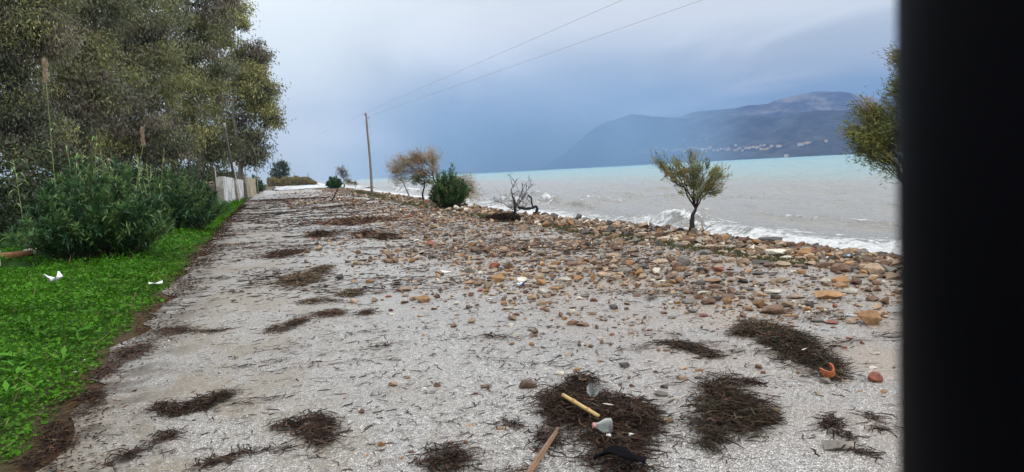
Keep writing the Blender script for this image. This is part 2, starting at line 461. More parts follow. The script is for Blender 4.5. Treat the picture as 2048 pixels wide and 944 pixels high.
swell = 0.12 * np.sin(DX * 0.9 + OY * 0.12 + 6 * q) + 0.06 * np.sin(DX * 2.1 - OY * 0.2 + 9 * q)
Zs = SEA + (chop * (0.35 + 0.65 * sstep(off, 3, 10)) * sstep(off, 0.0, 2) + swell * sstep(off, 4, 10)) * fade
foam = np.zeros_like(Zs)


def breaker(off0, h, wdt, y0, y1, slope, seed, rough=0.7, white=1.0):
    """a wave crest running along the shore, steep on the land side"""
    global Zs, foam
    c = off0 + slope * (OY - 25) + 1.3 * (fbm(OY * 0.12 + seed, OY * 0 + seed, 3) - 0.5)
    d = off - c
    env = sstep(OY, y0, y0 + 4) * sstep(-OY, -y1, -y1 + 6) * (0.2 + 0.8 * sstep(fbm(OY * 0.3 + seed * 3, OY * 0 + 7, 3), 0.34, 0.62))
    prof = np.where(d < 0, np.exp(-(d / (0.35 * wdt)) ** 2), np.exp(-(d / (1.3 * wdt)) ** 2))
    lump = 1 + 0.8 * (fbm(DX * 3.2 + seed, OY * 2.4, 4) - 0.5) * (d < 0.3)
    Zs = Zs + h * env * prof * lump
    crest = np.exp(-((d + 0.05 * wdt) / (0.24 * wdt)) ** 2)
    foam = np.maximum(foam, white * env * crest * (0.15 + 1.3 * fbm(DX * 1.2 + seed, OY * 1.1, 4)) * 1.2)
    trail = np.where(d < 0, np.exp(-(d / (2.6 * wdt)) ** 2), 0)
    foam = np.maximum(foam, rough * env * trail * fbm(DX * 0.7 + seed, OY * 0.8, 3))


breaker(3.5, 0.44, 0.75, 16, 47, 0.10, 1.0, 1.0)
breaker(1.9, 0.20, 0.5, 2, 21, 0.02, 5.0, 0.9)
breaker(3.4, 0.40, 0.9, 36, 130, 0.02, 9.0, 1.1)
breaker(7.0, 0.18, 0.9, 8, 80, 0.07, 13.0, 0.45, 0.62)
breaker(11.5, 0.14, 1.0, 8, 60, 0.03, 17.0, 0.2, 0.5)
breaker(17.5, 0.13, 1.2, 10, 70, -0.03, 23.0, 0.1, 0.4)
sw = sstep(-off, -7.0, -1.0) * (0.42 + 0.86 * fbm(DX * 0.9, OY * 0.55 + 40, 4))
foam = np.maximum(foam, sw)
foam = np.maximum(foam, sstep(-off, -4.0, -1.5) * sstep(OY, 40, 60) * 0.8)
foam = np.maximum(foam, 0.46 * sstep(-off, -22, -6) * sstep(fbm(DX * 0.30 + 9, OY * 0.16, 4), 0.52, 0.70))
Zs = Zs + 0.05 * np.clip(foam, 0, 1) * fbm(DX * 4, OY * 4, 2)
ny, nx = OX.shape; I = np.arange(ny * nx).reshape(ny, nx)
SF = np.stack([I[:-1, :-1], I[:-1, 1:], I[1:, 1:], I[1:, :-1]], -1).reshape(-1, 4)
m, t, p, o_ = newmat('churned_sea_water')
v = coords(t)
fa = t.nodes.new('ShaderNodeAttribute'); fa.attribute_name = 'foam'
oa = t.nodes.new('ShaderNodeAttribute'); oa.attribute_name = 'offshore'
big = noise(t, coords(t, (1.0, 0.35, 1.0)), 0.05, 4, 0.6)
depth = MATH(t, 'ADD', oa.outputs['Fac'], MATH(t, 'MULTIPLY', MATH(t, 'SUBTRACT', big, 0.5), 0.14))
# silt near the shore, milky then turquoise water further out
wc = RAMP(t, depth, [(0.0, (0.30, 0.285, 0.26)), (0.25, (0.31, 0.31, 0.295)), (0.36, (0.265, 0.36, 0.355)), (0.55, (0.225, 0.37, 0.375)), (0.75, (0.19, 0.375, 0.40)), (1.0, (0.14, 0.37, 0.43))], 'LINEAR')
f1 = noise(t, coords(t, (1.0, 0.6, 1.0)), 2.4, 9, 0.72, 1.6)
f2 = noise(t, v, 9.0, 6, 0.7)
th = MATH(t, 'SUBTRACT', 0.86, MATH(t, 'MULTIPLY', fa.outputs['Fac'], 0.56))
fmix = MATH(t, 'MULTIPLY_ADD', MATH(t, 'ADD', MATH(t, 'MULTIPLY', f1, 0.7), MATH(t, 'MULTIPLY', f2, 0.3)), 1.9, -0.45)
fm = MAPR(t, MATH(t, 'SUBTRACT', fmix, th), -0.10, 0.12)
c = MIX(t, fm, wc, RAMP(t, f2, [(0.32, (0.62, 0.615, 0.60)), (0.58, (0.88, 0.88, 0.88))], 'LINEAR'))
t.links.new(c, p.inputs['Base Color'])
t.links.new(MATH(t, 'ADD', 0.22, MATH(t, 'MULTIPLY', fm, 0.4)), p.inputs['Roughness'])
p.inputs['IOR'].default_value = 1.33; p.inputs['Specular IOR Level'].default_value = 0.34
rip = noise(t, coords(t, (1.0, 0.45, 1.0)), 1.6, 8, 0.62)
b = bump(t, p, MATH(t, 'ADD', rip, MATH(t, 'MULTIPLY', MATH(t, 'MULTIPLY', f2, fm), 0.22)), 0.9, 0.55)
offn = np.clip(np.log(np.maximum(off, 0.5) / 5) / np.log(2500 / 5), 0, 1)
sea = link('sea', mesh_np('sea', np.stack([DX, OY, Zs], -1).reshape(-1, 3), SF, (m,), extra={'foam': np.clip(foam, 0, 1.2).ravel(), 'offshore': offn.ravel()}))
tag(sea, 'milky turquoise sea with muddy breakers along the shore', 'sea', kind='structure')

# ------------------------------------------------------------------ hills across the bay
def hills(name, prof, dist_shore, dist_ridge, seed, col, label, back=1.15):
    """height field whose crest follows the skyline; dist_* are functions of azimuth pixel"""
    pxs = np.linspace(prof[0][0], prof[-1][0], 150)
    pys = np.interp(pxs, [a for a, b in prof], [b for a, b in prof])
    rows = np.concatenate([np.linspace(0, 1, 40), np.linspace(1.05, back + 0.4, 12)])
    V = []
    for tt in rows:
        ds = dist_shore(pxs); dr = dist_ridge(pxs)
        d = ds + (dr - ds) * tt
        dirs = at(pxs, pys, 1.0)[:, :2]
        dirs = dirs / np.linalg.norm(dirs, axis=1, keepdims=True)
        el = (at(pxs, pys, 1.0)[:, 2] - EYE)            # tan of the elevation
        zr = np.maximum(el * dr, 1.0)
        nz = fbm(pxs * 0.03 + seed, tt * 6 + seed + pxs * 0, 5) - 0.5
        prof_t = sstep(tt, -0.25, 1.0) * 1.0 if tt <= 1 else 1 - 0.9 * (tt - 1) / (back - 0.6)
        base = (0.16 * tt / 0.25 if tt < 0.25 else 0.16 + 0.84 * ((tt - 0.25) / 0.75) ** 1.25) if tt <= 1 else prof_t
        nz = nz + 0.35 * (fbm(pxs * 0.11 + seed * 2, tt * 16 + pxs * 0, 4) - 0.5)
        z = zr * base + nz * 0.24 * zr * min(tt * 3, 1) * (1 if tt < 0.9 else 0.25)
        z = np.where(tt == 0, -3.0, z) - 1.0
        V.append(np.stack([dirs[:, 0] * d, dirs[:, 1] * d, z], -1))
    V = np.array(V); ny, nx = V.shape[:2]; I = np.arange(ny * nx).reshape(ny, nx)
    m, t, p, o_ = newmat(name + '_scrub')
    v = coords(t)
    n = noise(t, coords(t, (1, 1, 2.5)), 0.004, 8, 0.68); n2 = noise(t, v, 0.03, 5, 0.7)
    c = RAMP(t, n, [(0.34, tuple(np.array(col) * 0.4)), (0.50, tuple(col)), (0.60, tuple(np.array(col) * 2.6)), (0.74, tuple(np.array(col) * 3.2))], 'LINEAR')
    c = MIX(t, 1.0, c, RAMP(t, n2, [(0.3, 0.6), (0.7, 1.2)], 'LINEAR'), 'MULTIPLY')
    t.links.new(c, p.inputs['Base Color']); p.inputs['Roughness'].default_value = 0.9
    bump(t, p, n2, 0.7, 12.0)
    o = link(name, mesh_np(name, V.reshape(-1, 3), np.stack([I[:-1, :-1], I[:-1, 1:], I[1:, 1:], I[1:, :-1]], -1).reshape(-1, 4), (m,)))
    return tag(o, label, 'hill', kind='structure'), V


near_prof = [(1020, 350), (1080, 336), (1130, 305), (1175, 266), (1215, 242), (1262, 227), (1330, 234), (1400, 238), (1440, 232), (1482, 226), (1530, 232), (1552, 235), (1600, 224), (1640, 218), (1700, 220), (1790, 226), (1900, 232), (2100, 240)]
far_prof = [(1280, 250), (1340, 238), (1390, 223), (1440, 217), (1480, 215), (1540, 204), (1590, 190), (1640, 183), (1680, 184), (1730, 192), (1790, 202), (1900, 212), (2100, 225)]
recede = lambda px: np.interp(px, [1020, 1080, 1230, 1400, 1600, 2100], [5800, 5700, 5000, 3600, 2800, 2600])
HILL, HV = hills('hill', near_prof, lambda px: recede(px), lambda px: recede(px) * np.interp(px, [1100, 1400], [1.2, 1.42]), 3.0, (0.022, 0.024, 0.022), 'dark scrubby hill across the bay behind the village')
hills('mountain', far_prof, lambda px: 0 * px + 5200, lambda px: 0 * px + 6400, 11.0, (0.075, 0.066, 0.055), 'pale bare mountain rising behind the dark hill', 1.1)

# village houses on the far shore: gabled blocks, wall and roof colours
WALLM = plain('limewashed_wall', (0.62, 0.57, 0.50), 0.8, 0.1, 0.3, 0)
WALLY = plain('ochre_wall', (0.62, 0.48, 0.30), 0.8, 0.1, 0.3, 0)
ROOFM = plain('clay_roof', (0.30, 0.13, 0.08), 0.8, 0.2, 0.3, 0)


def house_mesh(wd, dp, h, rh, wall):
    V = np.array([[-wd, -dp, -3], [wd, -dp, -3], [wd, dp, -3], [-wd, dp, -3], [-wd, -dp, h], [wd, -dp, h], [wd, dp, h], [-wd, dp, h], [-wd, 0, h + rh], [wd, 0, h + rh],
                  [-wd - .4, -dp - .5, h - .2], [wd + .4, -dp - .5, h - .2], [wd + .4, 0, h + rh + .15], [-wd - .4, 0, h + rh + .15], [wd + .4, dp + .5, h - .2], [-wd - .4, dp + .5, h - .2]], float)
    F = [np.array([[0, 1, 5, 4], [1, 2, 6, 5], [2, 3, 7, 6], [3, 0, 4, 7], [10, 11, 12, 13], [13, 12, 14, 15]]), np.array([[4, 8, 7], [5, 6, 9]])]
    return mesh_np('house', V, F, (wall, ROOFM), None, False, [0, 0, 0, 0, 1, 1, 0, 0])


HM = [house_mesh(5, 4, 5.5, 1.6, WALLM), house_mesh(8, 5, 6.5, 2.0, WALLM), house_mesh(4, 4, 7, 1.5, WALLY), house_mesh(10, 5, 4.5, 1.8, WALLY)]
rr = np.random.default_rng(21)
hpix = [(x + rr.normal(0, 3), y + rr.normal(0, 2.6)) for x, y in
        list(zip(np.linspace(1254, 1310, 16), np.linspace(307, 298, 16))) + list(zip(np.linspace(1318, 1420, 20), np.linspace(301, 299, 20))) + list(zip(np.linspace(1400, 1550, 34), np.linspace(300, 296, 34)))]
hpix = [(x, y, 'small pale house in the village along the far shore', 'houses of the village across the bay') for x, y in hpix]
hpix += [(1367, 278, 'lone pale house high on the dark hillside, left of three', None), (1399, 278, 'middle one of three pale houses high on the hillside', None), (1412, 278, 'rightmost of three pale houses high on the hillside', None),
         (1603, 291, 'large white house apart from the village, right of it', None), (1648, 286, 'white house highest at the right end of the far shore', None), (1616, 288, 'low long house beside the large white house apart from the village', None), (1572, 314, 'low white building right at the water under the dark hill', None)]
pxs = np.linspace(near_prof[0][0], near_prof[-1][0], 150)
for k, (x, y, lab, grp) in enumerate(hpix):
    ci = int(np.clip(round((x - pxs[0]) / (pxs[1] - pxs[0])), 0, 149))
    colv = HV[:40, ci]; _, pyv, _ = proj(colv)
    ri = int(np.argmin(np.abs(pyv - y)))
    ri = max(ri, 1)
    P = colv[ri]
    sc = rr.uniform(0.7, 1.25) * (1.0 if x > 1400 else 0.95)
    if k >= len(hpix) - 4: sc = 1.25
    o = link('house', HM[k % 4], None, P + np.array([0, 0, 1.0]), (0, 0, rr.uniform(-0.7, 0.7) - YAW), sc)
    tag(o, lab, 'house', grp)

# ------------------------------------------------------------------ plants
def curve_pts(a, b, n, sag, rng, jit=0.05):
    a = np.asarray(a, float); b = np.asarray(b, float); tt = np.linspace(0, 1, n)[:, None]
    P = a + (b - a) * tt; L = np.linalg.norm(b - a)
    P[:, 2] += (sag * L * 4 * tt * (1 - tt))[:, 0]
    P[1:-1] += rng.normal(0, jit * L, (n - 2, 3))
    return P


def tree(name, base, trunk, r0, lobes, label, cat, leaf, seed, cols, barkc, group=None, clusters=1.0, twig=0.012):
    """trunk: local points; lobes: (right, depth, up, ra, rb, rc, n clusters, attach 0..1); leaf: dict"""
    rng = np.random.default_rng(seed)
    base = np.asarray(base, float)
    loc = lambda a, b, c: a * HR + b * HF + c * ZU
    T = thing(name, base, label, cat, group)
    tb, cb = MB(), MB()
    TP = np.array([loc(*q) for q in trunk], float)
    # resample trunk
    tt = np.linspace(0, len(TP) - 1, (len(TP) - 1) * 3 + 1)
    TR = np.stack([np.interp(tt, range(len(TP)), TP[:, k]) for k in range(3)], -1)
    TR[1:-1] += rng.normal(0, r0 * 0.18, (len(TR) - 2, 3))
    rad = r0 * (1 - 0.72 * np.linspace(0, 1, len(TR)) ** 0.8); rad[0] *= 1.35
    tb.tube(TR, rad, 9, barkc)
    for (a, b, c, ra, rb, rc, n, att) in lobes:
        C = loc(a, b, c)
        dom = rng.choice(len(cols), p=leaf.get('p')); tone = rng.uniform(0.7, 1.3)
        ai = int(att * (len(TR) - 1)); A = TR[ai]
        br = max(rad[ai] * 0.62, twig * 2)
        BP = curve_pts(A, C, 7, 0.06, rng, 0.03)
        tb.tube(BP, np.linspace(br, br * 0.4, 7), 6, barkc)
        n = int(n * clusters)
        u = rng.normal(size=(n, 3)); u /= np.linalg.norm(u, axis=1, keepdims=True)
        rr_ = rng.uniform(0.35, 1.0, n) ** 0.6
        K = C + (u * rr_[:, None]) @ np.array([HR * ra, HF * rb, ZU * rc])
        shade = rng.random(n)
        for j in range(n):
            s0 = BP[rng.integers(2, 7)]
            q = curve_pts(s0, K[j], 4, 0.03, rng, 0.05)
            tb.tube(q, np.linspace(br * 0.32, twig * 0.5, 4), 4, barkc, False)
            m_ = int(leaf['n'] * rng.uniform(0.5, 1.4))
            sg = leaf['spread'] * rng.uniform(0.6, 1.3)
            if leaf.get('spray'):
                # feathery sprays along several twiglets that leave the branch end
                out = K[j] - s0; out /= np.linalg.norm(out) + 1e-9
                D = out * leaf['out'] + rng.normal(0, 0.55, (m_, 3)) + ZU * leaf['lift']
                tpos = rng.random(m_)[:, None]
                LC = s0 + (K[j] - s0) * (0.35 + 0.75 * tpos) + rng.normal(0, sg, (m_, 3))
            else:
                LC = K[j] + rng.normal(0, 1, (m_, 3)) * np.array([sg, sg, sg * 0.75])
                D = rng.normal(0, 0.6, (m_, 3)) - ZU * leaf['droop']
            ci = dom if rng.random() < leaf.get('mass', 0.0) else rng.choice(len(cols), p=leaf.get('p'))
            cc = np.array(cols[ci]) * (tone if leaf.get('mass') else 1.0) * (0.62 + 0.76 * shade[j]) * rng.uniform(0.75, 1.25, (m_, 1))
            cb.leaves(LC, D, leaf['L'] * rng.uniform(0.6, 1.3, m_), leaf['W'] * rng.uniform(0.7, 1.3, m_), cc, rng=rng)
    tb.obj('trunk', BARK, T); cb.obj('crown', LEAF, T)
    return T


def lobes_px(base, dist, rows):
    """(px, py, rx, ry, n, attach, depth) in photo pixels -> local metres at the plant's distance"""
    out = []
    for (x, y, rx, ry, n, att, dep) in rows:
        P = at(x, y, dist) - np.asarray(base, float)
        k = dist / FPX * 1.0
        ra, rc = rx * k, ry * k
        out.append((P @ HR, P @ HF + dep, P[2], ra, max(ra, rc) * 0.85, rc, n, att))
    return out


EUC = [(0.28, 0.285, 0.11), (0.20, 0.215, 0.11), (0.40, 0.38, 0.14), (0.15, 0.16, 0.105), (0.25, 0.21, 0.155)]
EL = dict(n=116, spread=0.52, droop=0.8, L=0.38, W=0.105, p=[.27, .22, .13, .17, .21])


def eucalyptus(px, dist, h, rows, seed, label, r0=0.33, leaf=EL, lean=0.0, cols=EUC):
    P = at(px, 370, dist); b = np.array([P[0], P[1], 0.0]); b[2] = float(gz(b[0], b[1]))
    kd = float(np.clip(dist / 78, 0.55, 1.15)); leaf = dict(leaf, L=leaf['L'] * kd, W=leaf['W'] * kd ** 1.2, n=int(leaf['n'] / kd ** 1.1), spread=leaf['spread'] * kd ** 0.4, mass=0.6)
    tr = [(0, 0, -0.3), (0.1 + lean * 0.3, 0.1, h * 0.2), (-0.2 + lean, 0.2, h * 0.45), (0.3 + lean, 0, h * 0.7), (0.2 + lean, 0, h * 0.9)]
    return tree('eucalyptus_tree', b, tr, r0, lobes_px(b, dist, rows), label, 'tree', leaf, seed, cols, (0.27, 0.235, 0.195), 'tall trees behind the roadside wall')


# rows: px, py, rx, ry, clusters, attach, depth
eucalyptus(482, 88, 20, [(450, 55, 36, 50, 28, .9, 0), (478, 25, 18, 24, 12, .95, 0), (495, 110, 26, 24, 18, .8, 1), (520, 100, 18, 22, 10, .8, 0), (510, 165, 34, 32, 26, .7, -1), (540, 185, 18, 18, 12, .6, 0), (525, 215, 28, 16, 14, .55, 0), (542, 240, 22, 12, 10, .5, 0), (512, 290, 34, 20, 20, .42, -1), (462, 150, 50, 60, 44, .7, 2), (450, 230, 48, 46, 34, .5, 2), (500, 310, 24, 16, 12, .35, 0), (470, 285, 34, 30, 16, .4, 3)], 31, 'eucalyptus at the seaward end of the row, forked pale trunk behind leaning pole')
eucalyptus(398, 74, 23, [(400, 10, 70, 60, 52, .9, 0), (425, -45, 46, 45, 28, .95, 0), (350, 90, 62, 60, 48, .75, -1), (425, 110, 56, 56, 44, .7, -1), (390, 190, 60, 50, 44, .55, -1), (330, -40, 60, 50, 36, .9, 0), (360, 265, 55, 40, 34, .4, 0), (430, 300, 40, 34, 22, .35, 1)], 32, 'eucalyptus second from the seaward end, wide crown over white wall')
eucalyptus(295, 60, 21, [(290, 20, 80, 70, 56, .9, 0), (240, -40, 70, 50, 40, .95, 0), (250, 100, 66, 60, 50, .7, 0), (310, 150, 70, 56, 50, .6, -1), (270, 220, 66, 46, 42, .45, -1), (330, 290, 52, 36, 28, .35, 0), (230, 290, 50, 36, 26, .3, 0)], 33, 'eucalyptus third from the seaward end, crown above the reed plume')
eucalyptus(180, 49, 18, [(180, 30, 72, 64, 52, .9, 0), (130, -40, 70, 56, 42, .95, 0), (160, 120, 58, 54, 44, .7, 0), (205, 200, 60, 48, 40, .5, -1), (120, 215, 40, 40, 22, .45, 0), (140, 285, 60, 44, 34, .3, -1)], 34, 'eucalyptus fourth from the seaward end, bare stems low down behind reeds')
eucalyptus(40, 42, 17, [(20, 40, 66, 60, 48, .9, 0), (60, -30, 70, 50, 40, .95, 0), (95, 70, 40, 46, 26, .75, 0), (-10, 130, 50, 40, 28, .65, 0), (20, 220, 66, 44, 40, .45, 0), (60, 275, 60, 40, 34, .35, 0), (-50, 80, 60, 90, 44, .8, 0)], 35, 'eucalyptus at the landward edge of the row, sky showing through its crown')
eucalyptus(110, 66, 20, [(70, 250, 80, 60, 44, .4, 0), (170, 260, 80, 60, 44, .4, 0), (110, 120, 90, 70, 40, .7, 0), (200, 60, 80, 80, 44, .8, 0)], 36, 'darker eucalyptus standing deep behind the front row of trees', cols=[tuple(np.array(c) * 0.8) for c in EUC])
eucalyptus(350, 95, 20, [(340, 280, 80, 60, 44, .35, 0), (420, 290, 60, 50, 36, .35, 0), (260, 290, 80, 50, 40, .35, 0), (380, 170, 80, 80, 44, .6, 0)], 37, 'eucalyptus furthest back in the wood behind the white wall')

# dense low growth under the trees
ub = MB(); rng = np.random.default_rng(41)
n = 34000
uy = rng.uniform(30, 130, n); ux = -3.2 - 0.055 * (uy - 30) * 0 - np.abs(rng.normal(0, 1, n)) * 7 - 1.5 - np.maximum(0, (60 - uy)) * 0.10
hh = 2.9 * fbm(ux * 0.35, uy * 0.16, 3) * rng.uniform(0.1, 1, n) ** 0.6 * 1.5
hh = hh * sstep(-ux, 3.0, 6.5)
keep = ux > -42
C = np.stack([ux, uy, gz(ux, uy) + hh], -1)[keep]
ucol = np.array([(0.040, 0.055, 0.020), (0.060, 0.085, 0.025), (0.070, 0.060, 0.030)])[rng.integers(0, 3, keep.sum())] * rng.uniform(0.6, 1.3, (keep.sum(), 1))
ub.leaves(C, rng.normal(0, 0.7, C.shape) + ZU * 0.4, rng.uniform(0.2, 0.5, len(C)), rng.uniform(0.06, 0.14, len(C)), ucol, rng=rng)
n = 9000; uy = rng.uniform(64, 132, n); ux = -3.4 + 0.03 * (uy - 64) - rng.random(n) * 5.5
hh = (1.6 + 2.4 * fbm(ux * 0.4 + 3, uy * 0.2, 3)) * rng.random(n) ** 0.7
C = np.stack([ux, uy, gz(ux, uy) + hh], -1); ucol = np.array([(0.055, 0.070, 0.026), (0.075, 0.10, 0.03), (0.085, 0.075, 0.04)])[rng.integers(0, 3, n)] * rng.uniform(0.6, 1.3, (n, 1))
ub.leaves(C, rng.normal(0, 0.7, C.shape) + ZU * 0.4, rng.uniform(0.25, 0.6, n), rng.uniform(0.08, 0.16, n), ucol, rng=rng)
tag(ub.obj('undergrowth', LEAF), 'dark tangled undergrowth on the wood floor behind the wall', 'undergrowth', kind='stuff')


def bush(name, base, rx, ry, h, stems, whorls, L, W, cols, label, cat, seed, group=None, bare=0.25, stemc=(0.10, 0.085, 0.05), spread=1.0, up=0.55, lw=None):
    rng = np.random.default_rng(seed)
    base = np.asarray(base, float); T = thing(name, base, label, cat, group); sb, lb = MB(), MB()
    for i in range(stems):
        a = rng.uniform(0, 2 * np.pi); q = rng.random() ** 0.55
        foot = np.array([np.cos(a) * rx * 0.42 * q, np.sin(a) * ry * 0.42 * q, -0.05])
        el = rng.uniform(0.02, 1.0)
        top = np.array([np.cos(a) * rx * spread * q * (1.02 - 0.35 * el ** 2), np.sin(a) * ry * spread * q * (1.02 - 0.35 * el ** 2), h * (0.22 + 0.78 * el * (1 - 0.55 * q ** 2.5)) * rng.uniform(0.86, 1.08)])
        P = curve_pts(foot, top, 6, 0.06, rng, 0.02)
        P = P[:, 0:1] * HR + P[:, 1:2] * HF + P[:, 2:3] * ZU
        sb.tube(P, np.linspace(0.012, 0.004, 6), 4, stemc, False)
        nw = max(3, int(whorls * rng.uniform(0.7, 1.2)))
        tt = bare + (1 - bare) * rng.random(nw)
        tt = np.concatenate([tt, [0.97, 1.0]])
        k = np.repeat(tt, 3)
        C = np.stack([np.interp(k, np.linspace(0, 1, 6), P[:, j]) for j in range(3)], -1)
        ax = P[-1] - P[-3]; ax /= np.linalg.norm(ax)
        D = ax * up + rng.normal(0, 0.5, C.shape) + ZU * 0.12
        cc = np.array(cols[rng.integers(len(cols))]) * rng.uniform(0.7, 1.3, (len(C), 1))
        lb.leaves(C, D, L * rng.uniform(0.7, 1.25, len(C)), W * rng.uniform(0.8, 1.2, len(C)), cc, up=np.broadcast_to(ZU, C.shape), rng=rng)
    sb.obj('stem', BARK, T); lb.obj('foliage', LEAF, T)
    return T


def onground(x, y, dz=0.0):
    return np.array([x, y, float(gz(x, y)) + dz])


OLE = [(0.055, 0.135, 0.045), (0.088, 0.185, 0.058), (0.040, 0.10, 0.04), (0.145, 0.245, 0.075)]
bush('oleander_bush', onground(-3.25, 17.9), 1.75, 1.5, 2.1, 340, 17, 0.17, 0.034, OLE, 'large dark green oleander bush on the verge beside the white paper', 'bush', 51)
bush('oleander_bush', onground(-2.55, 27.2), 1.65, 1.7, 2.1, 270, 15, 0.18, 0.036, OLE, 'oleander bush between the large oleander and the white wall', 'bush', 52)
bush('oleander_bush', onground(8.05, 32.4), 0.95, 0.8, 1.95, 170, 15, 0.19, 0.04, OLE + [(0.16, 0.20, 0.09), (0.20, 0.20, 0.10)], 'upright oleander bush on the shore in front of orange tamarisk', 'bush', 53)
bush('oleander_bush', onground(13.3, 140), 1.6, 1.4, 2.4, 110, 12, 0.36, 0.09, OLE, 'round dark bush beside bare shore trees beyond tall pole', 'bush', 54)
bush('roadside_bush', onground(-0.4, 128), 1.7, 2.5, 3.0, 130, 14, 0.34, 0.09, OLE, 'dark rounded bush past the yellow wall at road bend', 'bush', 55)
SH = [(0.045, 0.075, 0.03), (0.060, 0.090, 0.04), (0.035, 0.055, 0.028)]
bush('shrub', onground(-7.3, 22.5), 2.0, 1.6, 2.3, 210, 15, 0.14, 0.05, SH, 'grey-green shrub behind the large oleander at photo left edge', 'bush', 56)
bush('shrub', onground(-9.6, 27), 2.4, 2.0, 2.9, 190, 15, 0.16, 0.06, SH, 'taller shrub in the shade below the landward eucalyptus', 'bush', 57)
bush('shrub', onground(-6.6, 31), 2.2, 2.0, 2.4, 180, 15, 0.17, 0.06, SH, 'shrub hidden between the reeds and the tree stems', 'bush', 58)
bush('shrub', onground(-5.2, 40), 2.2, 2.2, 2.3, 160, 14, 0.2, 0.07, SH, 'shrub in front of the rough stone wall', 'bush', 59)

# giant reeds: cane, strap leaves, plume
def reed(base, h, seed, label, plume=False, group='giant reeds growing behind the oleanders', lean=(0, 0), leafy=1.0, pale=1.0):
    rng = np.random.default_rng(seed); base = np.asarray(base, float)
    T = thing('giant_reed', base, label, 'reed', group); cb, lb = MB(), MB()
    tt = np.linspace(0, 1, 9)
    P = np.stack([lean[0] * tt ** 1.7, lean[1] * tt ** 1.7, h * tt], -1)
    cb.tube(P, np.linspace(0.012, 0.006, 9), 6, (0.30, 0.33, 0.14))
    nl = int(15 * leafy)
    for k in range(nl):
        f = rng.uniform(0.22, 0.80 if plume else 0.99); c = np.array([np.interp(f, tt, P[:, j]) for j in range(3)])
        a = rng.uniform(0, 2 * np.pi); L = rng.uniform(0.40, 0.68); o = np.array([math.cos(a), math.sin(a), 0])
        s = np.linspace(0, 1, 6)[:, None]
        Q = c + o * L * s * 0.8 + ZU * (L * (0.75 * s - 0.85 * s ** 2))
        side = np.cross(o, ZU); wv = (0.048 * (1 - s) ** 0.6 * np.minimum(s * 6 + 0.4, 1))
        V = np.concatenate([Q - side * wv / 2, Q + side * wv / 2]); i = np.arange(5)
        lb.add(V, np.stack([i, i + 1, i + 7, i + 6], -1), np.array([(0.22, 0.33, 0.10), (0.28, 0.36, 0.13), (0.17, 0.27, 0.08)][rng.integers(3)]) * pale)
    cb.obj('cane', BARK, T); lb.obj('foliage', LEAF, T)
    if plume:
        pb = MB(); n = 420; f = rng.random(n)
        C = P[-1] + ZU * (f * 0.52 - 0.06)[:, None] + rng.normal(0, 0.02, (n, 3))
        pb.leaves(C, rng.normal(0, 0.22, (n, 3)) + ZU, 0.10, 0.012, np.array([0.62, 0.47, 0.32]) * rng.uniform(0.7, 1.2, (n, 1)), rng=rng)
        pb.obj('plume', LEAF, T)
    return T


rr = np.random.default_rng(61)
reed(onground(-4.55, 20.4), 4.05, 610, 'tall flowering reed with tan plume standing above the oleander', True, None, (0.05, 0.0), 0.9)
reed(onground(-4.2, 22.6), 2.95, 611, 'bleached half bare reed to the right of the plumed reed', False, None, (0.25, 0.05), 0.5, 1.5)
reed(onground(-3.6, 25.0), 2.75, 612, 'reed with small tan plume leaning right between two oleanders', True, None, (0.45, 0.1), 0.6, 1.2)
for k in range(17):
    x, y = rr.uniform(-5.2, -2.7), rr.uniform(19.6, 23.5)
    reed(onground(x, y), rr.uniform(1.95, 2.55), 620 + k, 'leafy green reed in the clump behind the large oleander', False, lean=(rr.normal(0.05, 0.3), rr.normal(0, 0.2)))

# tamarisks and other shore trees
TAM = [(0.24, 0.25, 0.10), (0.34, 0.29, 0.09), (0.19, 0.21, 0.11), (0.38, 0.28, 0.12)]
TL = dict(n=50, spread=0.035, spray=True, out=1.6, lift=0.35, L=0.10, W=0.012, p=[.4, .2, .3, .1])
DARKB = (0.045, 0.034, 0.028)
b = onground(8.85, 14.2)
dist = math.hypot(b[0], b[1])
tree('tamarisk_tree', b, [(0, 0, -0.1), (0.03, 0, 0.25), (0.08, 0, 0.5), (0.13, 0.02, 0.66)], 0.085,
     lobes_px(b, dist, [(1345, 335, 30, 26, 26, .97, 0), (1385, 330, 30, 28, 26, 1, .1), (1410, 345, 36, 24, 24, 1, -.1), (1437, 345, 22, 20, 18, 1, 0), (1400, 380, 24, 26, 24, .95, 0), (1370, 365, 26, 24, 20, .9, 0), (1318, 322, 16, 12, 9, .95, 0), (1425, 372, 20, 18, 12, .95, 0)]),
     'small tamarisk with dark leaning trunk standing in the stone berm', 'tree', TL, 71, TAM, DARKB, clusters=0.72, twig=0.005)
P = at(1885, 400, 13.4); b = onground(P[0], P[1])
dist = math.hypot(b[0], b[1])
tree('tamarisk_tree', b, [(0, 0, -0.1), (0.02, 0, 0.5), (-0.03, 0, 1.1), (0.05, 0.0, 1.7), (0, 0, 2.3)], 0.11,
     lobes_px(b, dist, [(1750, 222, 32, 20, 22, .7, 0), (1736, 265, 46, 22, 30, .6, 0), (1762, 300, 44, 16, 22, .5, .2), (1815, 240, 50, 46, 36, .8, 0), (1802, 178, 24, 24, 14, .9, 0), (1812, 112, 26, 26, 12, 1, 0), (1870, 150, 55, 80, 36, 1, 0)]),
     'leafy green tamarisk beside the dark post, branches hanging toward the water', 'tree', dict(n=150, spread=0.07, spray=True, out=0.8, lift=-0.15, L=0.09, W=0.012, p=[.35, .25, .3, .1]), 72, [(0.20, 0.24, 0.075), (0.26, 0.26, 0.075), (0.15, 0.18, 0.08), (0.30, 0.23, 0.10)], DARKB, twig=0.006)
b = onground(9.6, 41.5)
dist = math.hypot(b[0], b[1])
ORC = [(0.48, 0.29, 0.13), (0.44, 0.34, 0.20), (0.36, 0.31, 0.14), (0.36, 0.30, 0.24)]
